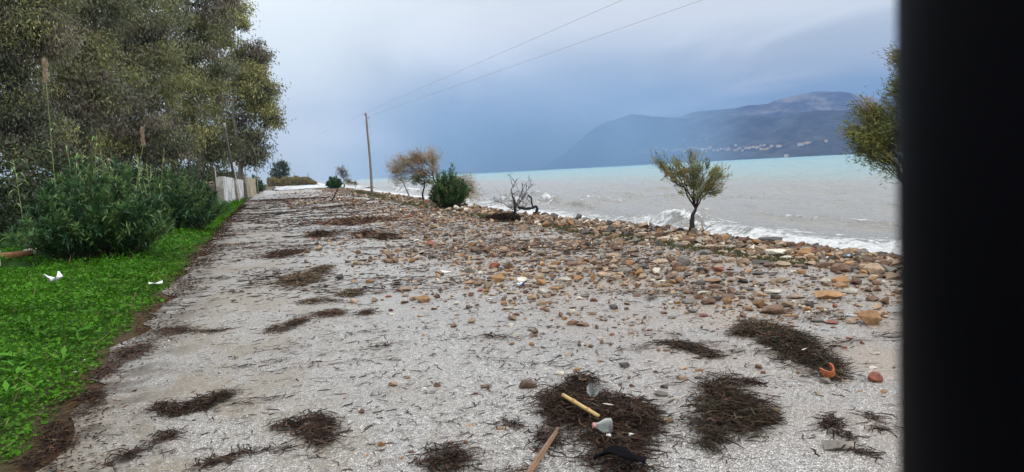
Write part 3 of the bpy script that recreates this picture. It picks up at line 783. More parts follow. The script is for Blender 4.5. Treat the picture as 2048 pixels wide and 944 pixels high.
tree('tamarisk_tree', b, [(0.4, 0, -0.2), (0.3, 0, 0.7), (-0.1, 0, 1.2), (-0.25, 0, 1.7)], 0.11,
     lobes_px(b, dist, [(795, 328, 30, 16, 16, .9, 0), (822, 316, 30, 14, 18, .9, 0), (842, 312, 22, 13, 14, 1, 0), (866, 312, 15, 16, 13, 1, 0), (785, 345, 13, 14, 9, .9, 0), (800, 362, 14, 12, 5, .8, 0), (868, 335, 16, 14, 9, .9, 0), (930, 362, 22, 16, 14, .6, 0), (945, 388, 18, 20, 13, .55, 0), (830, 340, 24, 10, 9, .8, 0)]),
     'wide orange-brown tamarisk leaning out behind the shore oleander', 'tree', dict(n=60, spread=0.15, spray=True, out=0.8, lift=0.05, L=0.19, W=0.020, p=[.3, .3, .2, .2]), 73, ORC, (0.085, 0.066, 0.055), clusters=1.25, twig=0.010)
b = onground(9.3, 44.0)
dist = math.hypot(b[0], b[1])
tree('tamarisk_tree', b, [(0, 0, -0.15), (-0.05, 0, 0.45), (0.1, 0, 0.9), (0.12, 0, 1.3)], 0.08,
     lobes_px(b, dist, [(828, 358, 14, 10, 12, .9, 0), (842, 352, 14, 11, 12, 1, 0), (855, 365, 12, 10, 9, .8, 0)]),
     'small green tamarisk under the boughs of the orange one', 'tree', dict(n=44, spread=0.09, spray=True, out=0.6, lift=-0.1, L=0.16, W=0.032, p=[.4, .3, .3]), 74, [(0.15, 0.15, 0.05), (0.10, 0.12, 0.05), (0.18, 0.15, 0.045)], DARKB, twig=0.012)
for (px, dist_, rows, lab, cc, sd) in ((688, 140, [(682, 342, 12, 10, 16, .9, 0), (692, 348, 8, 8, 8, .8, 0)], 'slender almost bare tree beside the round dark bush far along shore', [(0.20, 0.16, 0.12), (0.24, 0.19, 0.13), (0.16, 0.13, 0.10)], 75),
                                       (686, 138, [(698, 362, 9, 6, 12, .95, 0), (708, 366, 7, 6, 7, .95, 0)], 'low leaning yellowish shore tree right of the slender bare tree', [(0.26, 0.20, 0.06), (0.18, 0.15, 0.08), (0.20, 0.16, 0.1)], 76)):
    P = at(px, 376, dist_); b = onground(P[0], P[1])
    k = 1.4 if sd == 76 else 0.1
    tree('shore_tree', b, [(0, 0, -0.3), (0.3 * k, 0, 0.7), (0.8 * k, 0, 1.3 if sd == 76 else 2.0)], 0.12, lobes_px(b, dist_, rows), lab, 'tree', dict(n=26, spread=0.2, spray=True, out=0.7, lift=0.1, L=0.4, W=0.07, p=[.4, .3, .3]), sd, cc, (0.09, 0.07, 0.055), twig=0.03)
P = at(560, 366, 320); b = np.array([P[0], P[1], 0.0])
tree('distant_tree', b, [(0, 0, -0.5), (0.2, 0, 2.5), (0.1, 0, 5), (0.3, 0, 7)], 0.4, lobes_px(b, 320, [(556, 334, 14, 9, 20, .9, 0), (567, 331, 11, 8, 16, .95, 0), (572, 343, 8, 8, 12, .7, 0), (549, 345, 9, 8, 12, .7, 0), (560, 352, 14, 7, 16, .5, 0)]),
     'rounded tree alone beyond the reed bank at the road end', 'tree', dict(n=40, spread=0.6, droop=0.4, L=0.8, W=0.3, p=[.5, .3, .2]), 77, [(0.10, 0.125, 0.07), (0.075, 0.095, 0.06), (0.13, 0.14, 0.075)], (0.12, 0.1, 0.08), twig=0.05)

# reed bank (dry yellow growth) on the headland at the end of the road
rb = MB(); rng = np.random.default_rng(81); n = 15000
uu = rng.random(n)
pxh = 536 + uu * 96
D = 310 + rng.uniform(-14, 14, n)
PP = at(pxh, 366 - 0 * pxh, 1.0); dirs = PP[:, :2] / np.linalg.norm(PP[:, :2], axis=1, keepdims=True)
hmax = 2.7 * (1 - sstep(pxh, 612, 634)) * (0.45 + 0.95 * fbm(pxh * 0.16, D * 0.05, 4)) + 0.15
top_ = rng.random(n) ** 0.7
C = np.concatenate([dirs * D[:, None], (0.15 + hmax * top_)[:, None]], 1)
cc = np.where((rng.random(n) < 0.5)[:, None], np.array([0.30, 0.215, 0.075]), np.array([0.19, 0.175, 0.055])) * rng.uniform(0.7, 1.25, (n, 1))
rb.leaves(C, rng.normal(0, 0.5, (n, 3)) + ZU, rng.uniform(0.6, 1.3, n), rng.uniform(0.15, 0.35, n), cc, rng=rng)
tag(rb.obj('reed_bank_undergrowth', LEAF), 'bank of dry yellow reeds on the headland at the road end', 'reeds', kind='stuff')

# dead shrub and driftwood on the berm
def dead_shrub(base, rows, label, seed, heap=None):
    rng = np.random.default_rng(seed); base = np.asarray(base, float); d0 = math.hypot(base[0], base[1])
    T = thing('dead_shrub', base, label, 'dead shrub'); tb = MB(); col_ = (0.038, 0.030, 0.027)
    for (pts, r) in rows:
        Q = np.array([at(x, y, d0 + dz) for x, y, dz in pts]) - base
        tt = np.linspace(0, len(Q) - 1, (len(Q) - 1) * 3 + 1)
        Q = np.stack([np.interp(tt, range(len(Q)), Q[:, k]) for k in range(3)], -1); Q[1:-1] += rng.normal(0, 0.008, (len(Q) - 2, 3))
        r = r * 0.6; tb.tube(Q, np.linspace(r, r * 0.25, len(Q)), 6, col_)
        for k in range(16):
            i = rng.integers(len(Q) // 4, len(Q)); dr = rng.normal(0, 1, 3) + ZU * 0.9; L = rng.uniform(0.12, 0.42)
            P2 = curve_pts(Q[i], Q[i] + dr / np.linalg.norm(dr) * L, 5, 0.05, rng, 0.06)
            tb.tube(P2, np.linspace(r * 0.28 + 0.002, 0.002, 5), 4, col_, False)
            for kk in range(3):
                j = rng.integers(1, 5); d2 = rng.normal(0, 1, 3) + ZU * 0.6
                P3 = curve_pts(P2[j], P2[j] + d2 / np.linalg.norm(d2) * L * 0.5, 4, 0.05, rng, 0.06); tb.tube(P3, np.linspace(0.0035, 0.0015, 4), 3, col_, False)
    tb.obj('branch', BARK, T)
    return T


b = onground(7.35, 21.9, 0.04)
dead_shrub(b, [([(1022, 440, 0), (1030, 425, 0), (1028, 405, 0), (1022, 380, 0), (1034, 358, 0)], 0.05), ([(1024, 438, 0), (1032, 410, .1), (1043, 385, .1), (1052, 365, .1)], 0.03), ([(1025, 438, 0), (1034, 412, -.1), (1048, 390, -.1), (1062, 370, -.1)], 0.03),
               ([(1026, 420, 0), (1010, 408, -.2), (990, 402, -.3)], 0.02), ([(1028, 425, 0), (1050, 412, .2), (1062, 398, .3)], 0.025), ([(1030, 415, 0), (1045, 400, .2), (1055, 385, .4)], 0.02)],
           'bare black dead shrub on the berm between oleander and breaking wave', 91)
db = MB()
rng = np.random.default_rng(92)
P0 = at(1040, 415, 24.2)
for pts, r in (([(1035, 414), (1052, 418), (1064, 416), (1072, 412), (1075, 418), (1071, 426), (1066, 427)], 0.06), ([(1066, 414), (1063, 405), (1063, 397), (1056, 390)], 0.035)):
    Q = np.array([at(x, y, 24.2) for x, y in pts]); tt = np.linspace(0, len(Q) - 1, 22)
    Q = np.stack([np.interp(tt, range(len(Q)), Q[:, k]) for k in range(3)], -1)
    db.tube(Q, r * np.linspace(0.8, 0.7, 22) * rng.uniform(0.85, 1.15, 22), 8, (0.03, 0.025, 0.023))
tag(db.obj('driftwood_root', BARK, None, origin=onground(8.9, 22.4)), 'looped black driftwood root curling beside the dead shrub', 'driftwood')
db = MB()
Q = np.array([at(x, y, 25.5) for x, y in [(1078, 436), (1084, 428), (1091, 426), (1098, 430), (1100, 437)]])
tt = np.linspace(0, 4, 14); Q = np.stack([np.interp(tt, range(5), Q[:, k]) for k in range(3)], -1)
db.tube(Q, 0.035, 7, (0.10, 0.09, 0.08)); tag(db.obj('driftwood_hoop', BARK, None, origin=Q[0]), 'small arched grey branch at the water edge right of the looped root', 'driftwood')
db = MB()
Q = np.array([at(x, y, 19.6) for x, y in [(1236, 444), (1250, 447), (1265, 450), (1281, 454)]]); db.tube(Q, [0.03, 0.06, 0.06, 0.02], 8, (0.09, 0.09, 0.085))
Q = np.array([at(x, y, 19.6) for x, y in [(1238, 446), (1232, 441), (1240, 440)]]); db.tube(Q, 0.012, 5, (0.06, 0.055, 0.05))
tag(db.obj('driftwood_log', BARK, None, origin=at(1258, 449, 19.6)), 'grey driftwood log at the water edge left of the small tamarisk', 'driftwood')
db = MB()
Q = np.array([at(x, y, 15.6) for x, y in [(1402, 464), (1412, 458), (1425, 449)]]); db.tube(Q, [0.014, 0.01, 0.005], 5, (0.07, 0.06, 0.05))
Q = np.array([at(x, y, 15.6) for x, y in [(1408, 461), (1404, 450), (1403, 440)]]); db.tube(Q, [0.008, 0.006, 0.003], 5, (0.09, 0.08, 0.07))
tag(db.obj('dry_twig', BARK, None, origin=at(1402, 464, 15.6)), 'thin dry twig sticking up right of the small tamarisk trunk', 'twig')
db = MB()
P0 = onground(4.9, 55.5); Q = np.array([P0 + np.array([0, 0, -0.05]), P0 + 0.25 * HR + 0.25 * ZU, P0 + 0.62 * HR + 0.95 * ZU]); db.tube(Q, [0.085, 0.055, 0.045], 6, (0.075, 0.036, 0.028))
db.tube(np.array([P0 - 0.2 * HR + 0.02 * ZU, P0 + 0.15 * HR + 0.08 * ZU]), [0.05, 0.06], 6, (0.12, 0.06, 0.045))
tag(db.obj('broken_branch', BARK, None, origin=P0), 'reddish broken branch jutting up from the stones before tall pole', 'branch')
db = MB()
P0 = onground(10.2, 52.5, -0.1); P1 = at(804, 360, math.hypot(P0[0], P0[1])); db.tube(np.array([P0, (P0 + P1) / 2, P1]), [0.04, 0.04, 0.035], 8, (0.09, 0.085, 0.08))
tag(db.obj('leaning_stake', BARK, None, origin=P0), 'thin grey stake leaning under the orange tamarisk', 'stake')

# ------------------------------------------------------------------ poles, wires, walls
POLEW = plain('weathered_pole_wood', (0.21, 0.165, 0.135), 0.8, 0.3, 3.0, 0.5, 0.02, stretch=(6, 6, 0.6))
DARKW = plain('dark_pole_wood', (0.095, 0.085, 0.075), 0.75, 0.3, 3.0, 0.5, 0.02, stretch=(6, 6, 0.6))
CONC = plain('concrete', (0.33, 0.30, 0.265), 0.85, 0.3, 2.0, 0.4, 0.02)
STEEL = plain('rusty_steel', (0.16, 0.12, 0.10), 0.6, 0.35, 6.0, 0.2, 0.005, metal=0.4)
PORC = plain('porcelain', (0.55, 0.5, 0.45), 0.25, 0.08, 5.0, 0)
WHITE = plain('white_plastic', (0.72, 0.72, 0.71), 0.4, 0.06, 6.0, 0.1, 0.003)
WIREM = plain('copper_wire', (0.30, 0.18, 0.15), 0.5, 0.1, 2.0, 0)

PB = onground(11.05, 77.5)
T = thing('utility_pole', PB, 'tall wooden utility pole on the berm carrying two wires', 'utility pole')
q = MB(); zz = np.linspace(-0.5, 8.15, 9); q.tube(np.stack([0.05 * np.sin(zz * 0.6), 0 * zz, zz], -1), np.linspace(0.14, 0.09, 9), 12); q.obj('pole', POLEW, T, usecol=False)
for bc_, bw_ in (((-0.14, -0.02, 7.98), 0.26), ((0.14, -0.02, 7.62), 0.22)):
    q = MB(); q.box(bc_, (bw_, 0.06, 0.06)); q.obj('bracket', STEEL, T, False, False)
for (ix, iz) in ((-0.24, 8.02), (0.22, 7.66)):
    q = MB(); q.lathe([(0.0, 0), (0.05, 0), (0.055, 0.05), (0.03, 0.07), (0.05, 0.10), (0.04, 0.14), (0, 0.15)], 10, Matrix.Translation((ix, -0.02, iz))); q.obj('insulator', PORC, T, True, False)
q = MB(); q.tube(np.array([[0.1, 0, 4.6], [0.35, 0.1, 6.6], [0.1, 0.05, 7.2]]), 0.008, 5); q.obj('stay_wire', STEEL, T, True, False)


def wire(name, a, b, sag, r, label, grp=None):
    q = MB(); q.tube(np.stack([np.linspace(a[k], b[k], 40) for k in range(3)], -1) - np.outer(4 * sag * np.linspace(0, 1, 40) * (1 - np.linspace(0, 1, 40)), ZU), r, 5)
    o = q.obj(name, WIREM, None, True, False, origin=a); tag(o, label, 'wire', grp)


A1 = PB + np.array([-0.24, -0.02, 8.16]); A2 = PB + np.array([0.22, -0.02, 7.80])
wire('overhead_wire', A1, A1 + 125 * np.array([0.074, -0.997, 0]) + ZU * 0.0, 0.0, 0.0065, 'upper of the two thin overhead wires running from the tall pole across sky')
wire('overhead_wire', A2, A2 + 125 * np.array([0.111, -0.994, 0]), 0.0, 0.0065, 'lower of the two thin overhead wires running from the tall pole across sky')
far1 = at(545, 300, 250)
wire('overhead_wire', A1 + np.array([-0.1, 0.02, 0]), at(575, 290, 240), 0.6, 0.005, 'faint wire sloping away left from the top of the tall pole')

LB = onground(-1.62, 71.2)
ltop = at(449, 247, 72.0) - LB
T = thing('leaning_utility_pole', LB, 'dark utility pole leaning inland in front of the white wall', 'utility pole')
stub = ltop * 0.40
q = MB(); q.tube(np.array([[0.0, 0, -0.3], stub * 0.5, stub]), [0.19, 0.17, 0.15], 4); q.obj('concrete_stub', CONC, T, False, False)
q = MB(); q.tube(np.array([stub * 0.72 + np.array([-.05, -.12, 0]), ltop * 0.75 + np.array([-.05, -.06, 0]), ltop]), [0.12, 0.10, 0.09], 10); q.obj('pole', DARKW, T, True, False)
q = MB(); q.tube(np.array([ltop - ZU * 0.5 - 0.06 * HF, ltop + ZU * 0.06 - 0.06 * HF]), 0.13, 8); q.obj('top_cap', CONC, T, True, False)
q = MB(); q.box(ltop * 0.48 + 0.22 * HR - 0.15 * HF, (0.2, 0.16, 0.34)); q.obj('meter_box', WHITE, T, False, False)
for (aa, zz_) in ((0.2, 0.72), (-0.2, 0.93)):
    q = MB(); q.lathe([(0, 0), (.06, 0), (.06, .1), (.03, .14), (0, .15)], 8, Matrix.Translation(Vector(ltop * zz_ + aa * HR))); q.obj('insulator', PORC, T, True, False)
wire('overhead_wire', LB + ltop * 0.98, LB + ltop * 0.98 + 100 * np.array([-0.06, -0.998, 0]), 0.0, 0.012, 'dark wire crossing the eucalyptus crowns from the leaning pole')

# painted wall, yellow wall, rough stone wall
def wallpaint(name, base, dark, scale):
    m, t, p, o = newmat(name)
    v = coords(t, (1, 0.5, 0.8)); n = noise(t, v, scale, 6, 0.7, 0.4); n2 = noise(t, coords(t), 9, 6, 0.7)
    c = RAMP(t, n, [(0.36, dark), (0.46, tuple(0.6 * np.array(base))), (0.54, base)], 'LINEAR')
    c = MIX(t, 1.0, c, RAMP(t, n2, [(0.3, 0.75), (0.7, 1.0)], 'LINEAR'), 'MULTIPLY')
    t.links.new(c, p.inputs['Base Color']); p.inputs['Roughness'].default_value = 0.85; bump(t, p, n2, 0.6, 0.05)
    return m


WP = wallpaint('peeling_whitewash', (0.80, 0.79, 0.77), (0.30, 0.31, 0.33), 1.1)
YP = wallpaint('faded_yellow_plaster', (0.55, 0.46, 0.30), (0.38, 0.27, 0.19), 0.8)


def slabwall(name, a, b, h0, h1, th, mat, label, seed):
    """wall with an uneven top"""
    rng = np.random.default_rng(seed); a = np.asarray(a, float); b = np.asarray(b, float)
    T = thing(name, onground(*a), label, 'wall'); n = 22
    d = b - a; L = np.linalg.norm(d); d /= L; nn = np.array([d[1], -d[0]])
    s = np.linspace(0, L, n); top = np.interp(s, [0, L], [h0, h1]) + 0.10 * (fbm(s * 0.8 + seed, s * 0, 3) - 0.5) + rng.normal(0, 0.02, n)
    base = onground(*a)
    V = []
    for sgn in (1, -1):
        for zk in range(5):
            xy = a + np.outer(s, d) + nn * sgn * th / 2 * (1 + 0.05 * rng.normal(0, 1, n))[:, None]
            zz = (-0.3 + (top + 0.3) * zk / 4)
            V.append(np.concatenate([xy, gz(xy[:, 0], xy[:, 1])[:, None] * 0 + base[2] + zz[:, None]], 1))
    V = np.array(V); F = []
    ix = lambda sd, zk, i: sd * 5 * n + zk * n + i
    for i in range(n - 1):
        for zk in range(4):
            F.append([ix(0, zk, i), ix(0, zk, i + 1), ix(0, zk + 1, i + 1), ix(0, zk + 1, i)]); F.append([ix(1, zk, i + 1), ix(1, zk, i), ix(1, zk + 1, i), ix(1, zk + 1, i + 1)])
        F.append([ix(0, 4, i), ix(0, 4, i + 1), ix(1, 4, i + 1), ix(1, 4, i)])
    for zk in range(4):
        F.append([ix(1, zk, 0), ix(0, zk, 0), ix(0, zk + 1, 0), ix(1, zk + 1, 0)]); F.append([ix(0, zk, n - 1), ix(1, zk, n - 1), ix(1, zk + 1, n - 1), ix(0, zk + 1, n - 1)])
    link('wall_face', mesh_np('wall_face', V.reshape(-1, 3) - base, np.array(F), (mat,), None, False), T)
    return T, base, d, nn


T, wb, wd_, wn = slabwall('painted_wall', (-2.55, 60), (-1.55, 84), 2.15, 1.95, 0.35, WP, 'peeling whitewashed roadside wall behind the leaning pole', 1)
q = MB(); q.box(np.array([-2.62, 59.8, 1.0]) - wb, (0.5, 0.55, 2.35)); q.obj('end_pillar', wallpaint('pillar_render', (0.5, 0.46, 0.42), (0.30, 0.24, 0.20), 1.5), T, False, False)
BLUE = plain('blue_paint', (0.20, 0.27, 0.45), 0.7, 0.25, 2.0, 0)
cpt = np.append(np.array([-2.55, 60]) + wd_ * 13.5 + wn * 0.205, 0.75) - wb
q = MB(); q.box(cpt, (0.012, 2.6, 1.1), math.atan2(wd_[1], wd_[0]) - math.pi / 2); q.obj('paint_patch', BLUE, T, False, False)
T2, yb, yd, yn = slabwall('yellow_wall', (-1.35, 88), (-0.35, 117), 2.35, 2.3, 0.35, YP, 'faded yellow plaster wall beyond the white one', 2)
q = MB(); q.box(np.array([-1.42, 86.3, 0.9]) - yb, (0.3, 2.4, 1.7)); q.obj('gate', plain('dark_gate', (0.06, 0.055, 0.055), 0.6, 0.3), T2, False, False)
q = MB(); q.box(np.array([-1.4, 87.6, 1.05]) - yb, (0.45, 0.5, 2.1)); q.obj('gate_pillar', CONC, T2, False, False)


def hull(seed, n, flat=0.7, elong=1.3, blocky=0.0):
    rng = np.random.default_rng(seed); P = rng.normal(size=(n, 3)); P /= np.linalg.norm(P, axis=1, keepdims=True)
    P = np.sign(P) * np.abs(P) ** (1 - blocky); P *= rng.uniform(0.82, 1.0, (n, 1)); P *= np.array([elong, 1, flat])
    bm = bmesh.new()
    for v in P: bm.verts.new(v)
    r = bmesh.ops.convex_hull(bm, input=bm.verts)
    bmesh.ops.delete(bm, geom=[g for g in r['geom_interior'] if isinstance(g, bmesh.types.BMVert)], context='VERTS')
    bm.verts.index_update()
    V = np.array([v.co[:] for v in bm.verts]); F = np.array([[l.vert.index for l in f.loops] for f in bm.faces if len(f.verts) == 3]); bm.free()
    V -= V.mean(0); V /= np.abs(V[:, 0]).max()           # half-length 1
    return V, F


rng = np.random.default_rng(95)
T = thing('stone_wall', onground(-2.9, 60.6), 'low rough stone wall joining the white wall behind second oleander', 'wall')
hs = [hull(300 + k, 14, 0.7, 1.3, 0.35) for k in range(4)]
sm = plain('wall_stone', (0.30, 0.225, 0.16), 0.85, 0.35, 3.0, 0.4, 0.02)
sms = [mesh_np('wall_stone', v, f, (sm,), None, False) for v, f in hs]
q = MB(); q.box((-1.75, 0.12, 0.85), (3.3, 0.3, 1.85)); q.obj('core', plain('mortar', (0.24, 0.20, 0.16), 0.9), T, False, False)
for r_ in range(8):
    xx = -0.15 - rng.uniform(0, 0.2)
    while xx > -3.4:
        s = rng.uniform(0.13, 0.24)
        link('stone', sms[rng.integers(4)], T, (xx - s, -0.08 + rng.normal(0, 0.02), 0.08 + r_ * 0.235 + rng.normal(0, 0.015)), (rng.normal(0, .1), rng.normal(0, .15), rng.normal(0, .1)), (s, 0.14, s * 0.95))
        xx -= s * 1.95
for k, (px, y0, y1, lab) in enumerate(((430, 338, 366, 'thin post rising above the rough stone wall'), (494, 331, 360, 'thin post at the dark gate between white and yellow walls'), (511, 318, 372, 'taller thin post at the far end of the yellow wall'))):
    d_ = (61.5, 87, 118)[k]; P = at(px, y0, d_); b = onground(P[0] - (0.25 if k == 1 else 0), P[1])
    q = MB(); q.tube(np.array([[0, 0, -0.2], [0, 0, P[2] - b[2]]]), 0.05 + 0.02 * k, 6)
    q.tube(np.array([[0, 0, P[2] - b[2]], [0.0, 0, P[2] - b[2] + 0.03]]), 0.075 + 0.02 * k, 6)
    tag(q.obj('fence_post', CONC, None, True, False, origin=b) if False else link('fence_post', q.mesh('fence_post', CONC, True, False), None, b), lab, 'post')
for k, (px, y0) in enumerate(((588, 345), (616, 346))):
    P = at(px, y0, 360); b = np.array([P[0], P[1], 0.0]); q = MB(); q.tube(np.array([[0, 0, -0.5], [0, 0, P[2]]]), 0.11, 6); q.box((0, 0, P[2] - 0.3), (0.7, 0.1, 0.1))
    tag(link('distant_pole', q.mesh('distant_pole', DARKW, True, False), None, b), ('left', 'right')[k] + ' of two tiny poles beyond the yellow reed bank', 'utility pole')

# ruined masonry at the left edge
b = onground(-5.75, 18.9)
T = thing('masonry_block', b, 'weathered grey masonry block streaked white at the left edge', 'masonry')
q = MB(); V, F = hull(501, 40, 0.9, 1.2, 0.55); q.add(V * np.array([0.34, 0.28, 0.34]) + np.array([0, 0, 0.2]), F); q.obj('block', wallpaint('streaked_block', (0.52, 0.50, 0.47), (0.12, 0.10, 0.09), 5.0), T, False, False)
b = onground(-5.1, 18.1)
q = MB(); q.tube(np.array([[-0.75, 0, 0.07], [-0.2, 0.1, 0.085], [0.45, 0.32, 0.10]]), [0.09, 0.095, 0.08], 10, (0.30, 0.15, 0.075)); tag(link('fallen_log', q.mesh('fallen_log', BARK), None, b), 'orange-brown fallen log lying below the masonry block', 'log')
b = onground(-4.75, 19.2)
q = MB(); V, F = hull(502, 40, 0.5, 1.4, 0.1); q.add(V * 0.30 + np.array([0, 0, 0.12]), F, (0.30, 0.27, 0.20)); tag(link('boulder', q.mesh('boulder', COBBLE), None, b), 'rounded tan boulder at the foot of the large oleander', 'boulder')
b = onground(-5.35, 17.1)
q = MB(); q.box((0, 0, 0.05), (0.9, 0.5, 0.12), 0.3, (0.33, 0.32, 0.31)); tag(link('concrete_slab', q.mesh('concrete_slab', CONC, False, False), None, b), 'flat grey concrete slab in the weeds below the log', 'slab')

# ------------------------------------------------------------------ dark post close to the lens
m, t, p, o_ = newmat('black_paint'); p.inputs['Roughness'].default_value = 0.6
t.links.new(RAMP(t, noise(t, coords(t), 20, 4), [(0.3, (0.0012, 0.0010, 0.0022)), (0.7, (0.0020, 0.0017, 0.0034))], 'LINEAR'), p.inputs['Base Color']); p.inputs['Specular IOR Level'].default_value = 0.05
PR, PD = 0.045, 0.21
paz = YAW + math.atan((1795 - 1024) / FPX / math.cos(PITCH)) + math.asin(PR / PD)
T = thing('metal_post', (math.sin(paz) * PD, math.cos(paz) * PD, 0.0), 'blurred black upright post close to the camera along the right edge', 'post')
q = MB(); q.tube(np.array([[0, 0, 0.01], [0, 0, 0.8], [0, 0, 1.6], [0, 0, 2.34]]), PR, 40); q.obj('shaft', m, T, True, False)
q = MB(); q.lathe([(0, 0.016), (0.075, 0.016), (0.08, 0.012), (0.08, 0.0)], 32); q.obj('base_plate', m, T, False, False)
q = MB(); q.lathe([(0.0, 2.385), (0.03, 2.378), (0.049, 2.36), (0.049, 2.33), (0.0, 2.33)], 32); q.obj('cap', m, T, True, False)

# ------------------------------------------------------------------ verge plants
rng = np.random.default_rng(101)
vb = MB()
def verge_points(n, y0, y1, x0, x1):
    y = y0 * (y1 / y0) ** rng.random(n); x = rng.uniform(x0, x1, n)
    return x, y
lx, ly = [], []
for (n, y0, y1) in ((120000, 4.2, 16), (20000, 16, 50), (7000, 50, 125)):
    x, y = verge_points(n, y0, y1, -9.5 if y0 < 10 else -6.0, -1.2)
    xm = -1.40 + 0.30 * (fbm(y * 1.1 + 50, y * 0, 4) - 0.5) + 0.13 * (vnoise(y * 6, y * 0) - 0.5) + 0.012 * np.maximum(y - 40, 0)
    k = x < xm - 0.12 * rng.random(n) ** 2
    lx.append(x[k]); ly.append(y[k])
x = np.concatenate(lx); y = np.concatenate(ly)
ds = np.hypot(x, y)
bare = fbm(x * 1.1 + 3, y * 1.1, 3)
k = (bare > 0.36) | (x > -4.0); x, y, ds = x[k], y[k], ds[k]
n = len(x)
kind_ = rng.random(n) < 0.50 + 0.2 * (fbm(x * 0.9, y * 0.9, 2) - 0.5)
hmap = 0.05 + 0.13 * fbm(x * 1.4, y * 1.4, 3) ** 1.3
z = gz(x, y) + 0.01 + hmap * rng.uniform(0.3, 1.0, n) * sstep(-x, 1.3, 2.1)
sz = (0.010 + 0.0017 * ds) * rng.uniform(0.5, 1.5, n)
gcols = np.array([(0.075, 0.225, 0.010), (0.090, 0.25, 0.012), (0.062, 0.185, 0.012), (0.13, 0.27, 0.02)])
patch = fbm(x * 0.7 + 20, y * 0.7, 3)
cc = gcols[np.clip((patch * 4.6 - 0.6 + rng.normal(0, 0.7, n)).astype(int), 0, 3)] * rng.uniform(0.7, 1.15, (n, 1)) * (0.65 + 0.7 * fbm(x * 2.2 + 9, y * 2.2, 3))[:, None]
C = np.stack([x, y, z], -1)
# round clover-like leaves: 6-gons tilted to the sky
ki = kind_
nC = ki.sum(); N = rng.normal(0, 0.42, (nC, 3)) + ZU; N /= np.linalg.norm(N, axis=1, keepdims=True)
A = np.cross(N, rng.normal(size=(nC, 3))); A /= np.linalg.norm(A, axis=1, keepdims=True); B = np.cross(N, A)
th = np.arange(6) * np.pi / 3
V = C[ki][:, None] + sz[ki][:, None, None] * 0.62 * (np.cos(th)[None, :, None] * A[:, None] * 1.15 + np.sin(th)[None, :, None] * B[:, None]) + (sz[ki] * 0.12)[:, None, None] * N[:, None] * (np.arange(6) % 2)[None, :, None]
vb.add(V.reshape(-1, 3), np.arange(6 * nC).reshape(-1, 6), np.repeat(cc[ki], 6, 0))
kg = ~ki
vb.leaves(C[kg] - ZU * 0.03, rng.normal(0, 0.55, (kg.sum(), 3)) + ZU * 0.9, sz[kg] * 2.6, sz[kg] * 0.32, cc[kg] * np.array([0.9, 0.95, 1.0]), rng=rng)
nd = 700; y = 4.5 * (40 / 4.5) ** rng.random(nd); x = -1.5 - np.abs(rng.normal(0, 1.6, nd))
C = np.stack([x, y, gz(x, y) + 0.05], -1)
vb.leaves(C, rng.normal(0, 0.8, (nd, 3)) + ZU * 0.6, rng.uniform(0.08, 0.26, nd), 0.004 + 0.0005 * np.hypot(x, y), np.array([(0.28, 0.22, 0.11), (0.16, 0.11, 0.06)])[rng.integers(0, 2, nd)], rng=rng)
nw = 260; y = 4.6 * (30 / 4.6) ** rng.random(nw); x = -1.7 - np.abs(rng.normal(0, 2.0, nw))
for xx_, yy_ in zip(x, y):     # broad-leaved rosettes among the clover
    kk_ = 9; a_ = rng.uniform(0, 6.28, kk_)
    C = np.repeat([[xx_, yy_, float(gz(xx_, yy_)) + 0.07]], kk_, 0) + rng.normal(0, 0.015, (kk_, 3))
    vb.leaves(C, np.stack([np.cos(a_), np.sin(a_), rng.uniform(0.2, 0.9, kk_)], -1), rng.uniform(0.08, 0.16, kk_), rng.uniform(0.03, 0.05, kk_), np.array([0.10, 0.27, 0.03]) * rng.uniform(0.6, 1.3), up=np.broadcast_to(ZU, (kk_, 3)), rng=rng)
tag(vb.obj('verge_grass', CLOVER), 'bright green clover and grass covering the verge', 'grass', kind='stuff')

# tufts of green on the seaward edge of the road
sb_ = MB(); n = 17000
y = 8.5 * (95 / 8.5) ** rng.random(n); xc = 7.2 + shift(y) * 1.0
x = xc + rng.normal(0, 0.24, n)
k = fbm(x * 1.1 + 40, y * 0.4, 3) > 0.43; x, y = x[k], y[k]; n = len(x); ds = np.hypot(x, y)
C = np.stack([x, y, gz(x, y)], -1)
sb_.leaves(C, rng.normal(0, 0.7, (n, 3)) + ZU * 0.7, 0.05 + 0.0022 * ds * rng.uniform(0.5, 1.2, n), 0.008 + 0.0006 * ds, np.array([(0.09, 0.10, 0.03), (0.13, 0.13, 0.04), (0.06, 0.07, 0.03)])[rng.integers(0, 3, n)] * rng.uniform(0.7, 1.2, (n, 1)), rng=rng)
tag(sb_.obj('berm_grass', LEAF), 'straggling olive grass along the seaward road edge', 'grass', kind='stuff')

# brown leaf litter washed against the verge
lb_ = MB(); n = 5000
y = 3.8 * (60 / 3.8) ** rng.random(n); x = -1.27 + 0.012 * np.maximum(y - 40, 0) + rng.normal(0, 0.15, n) + 0.12 * np.sin(y * 1.7)
ds = np.hypot(x, y); C = np.stack([x, y, np.maximum(gz(x, y), 0.002) + 0.006 + rng.random(n) * 0.02], -1)
D = rng.normal(0, 1, (n, 3)) * np.array([1, 1, 0.15])
lb_.leaves(C, D, (0.02 + 0.002 * ds) * rng.uniform(0.6, 2, n), (0.008 + 0.0008 * ds) * rng.uniform(0.6, 1.3, n), np.array([(0.075, 0.036, 0.018), (0.05, 0.03, 0.02), (0.11, 0.055, 0.025), (0.03, 0.02, 0.015)])[rng.integers(0, 4, n)], up=np.broadcast_to(ZU, (n, 3)), rng=rng)
tag(lb_.obj('leaf_litter', WEED), 'brown leaf litter between the verge and the asphalt', 'leaf litter', kind='stuff')

# ------------------------------------------------------------------ seaweed
BRN = np.array([(0.034, 0.019, 0.014), (0.052, 0.028, 0.019), (0.022, 0.014, 0.012), (0.080, 0.042, 0.027), (0.062, 0.048, 0.032)])


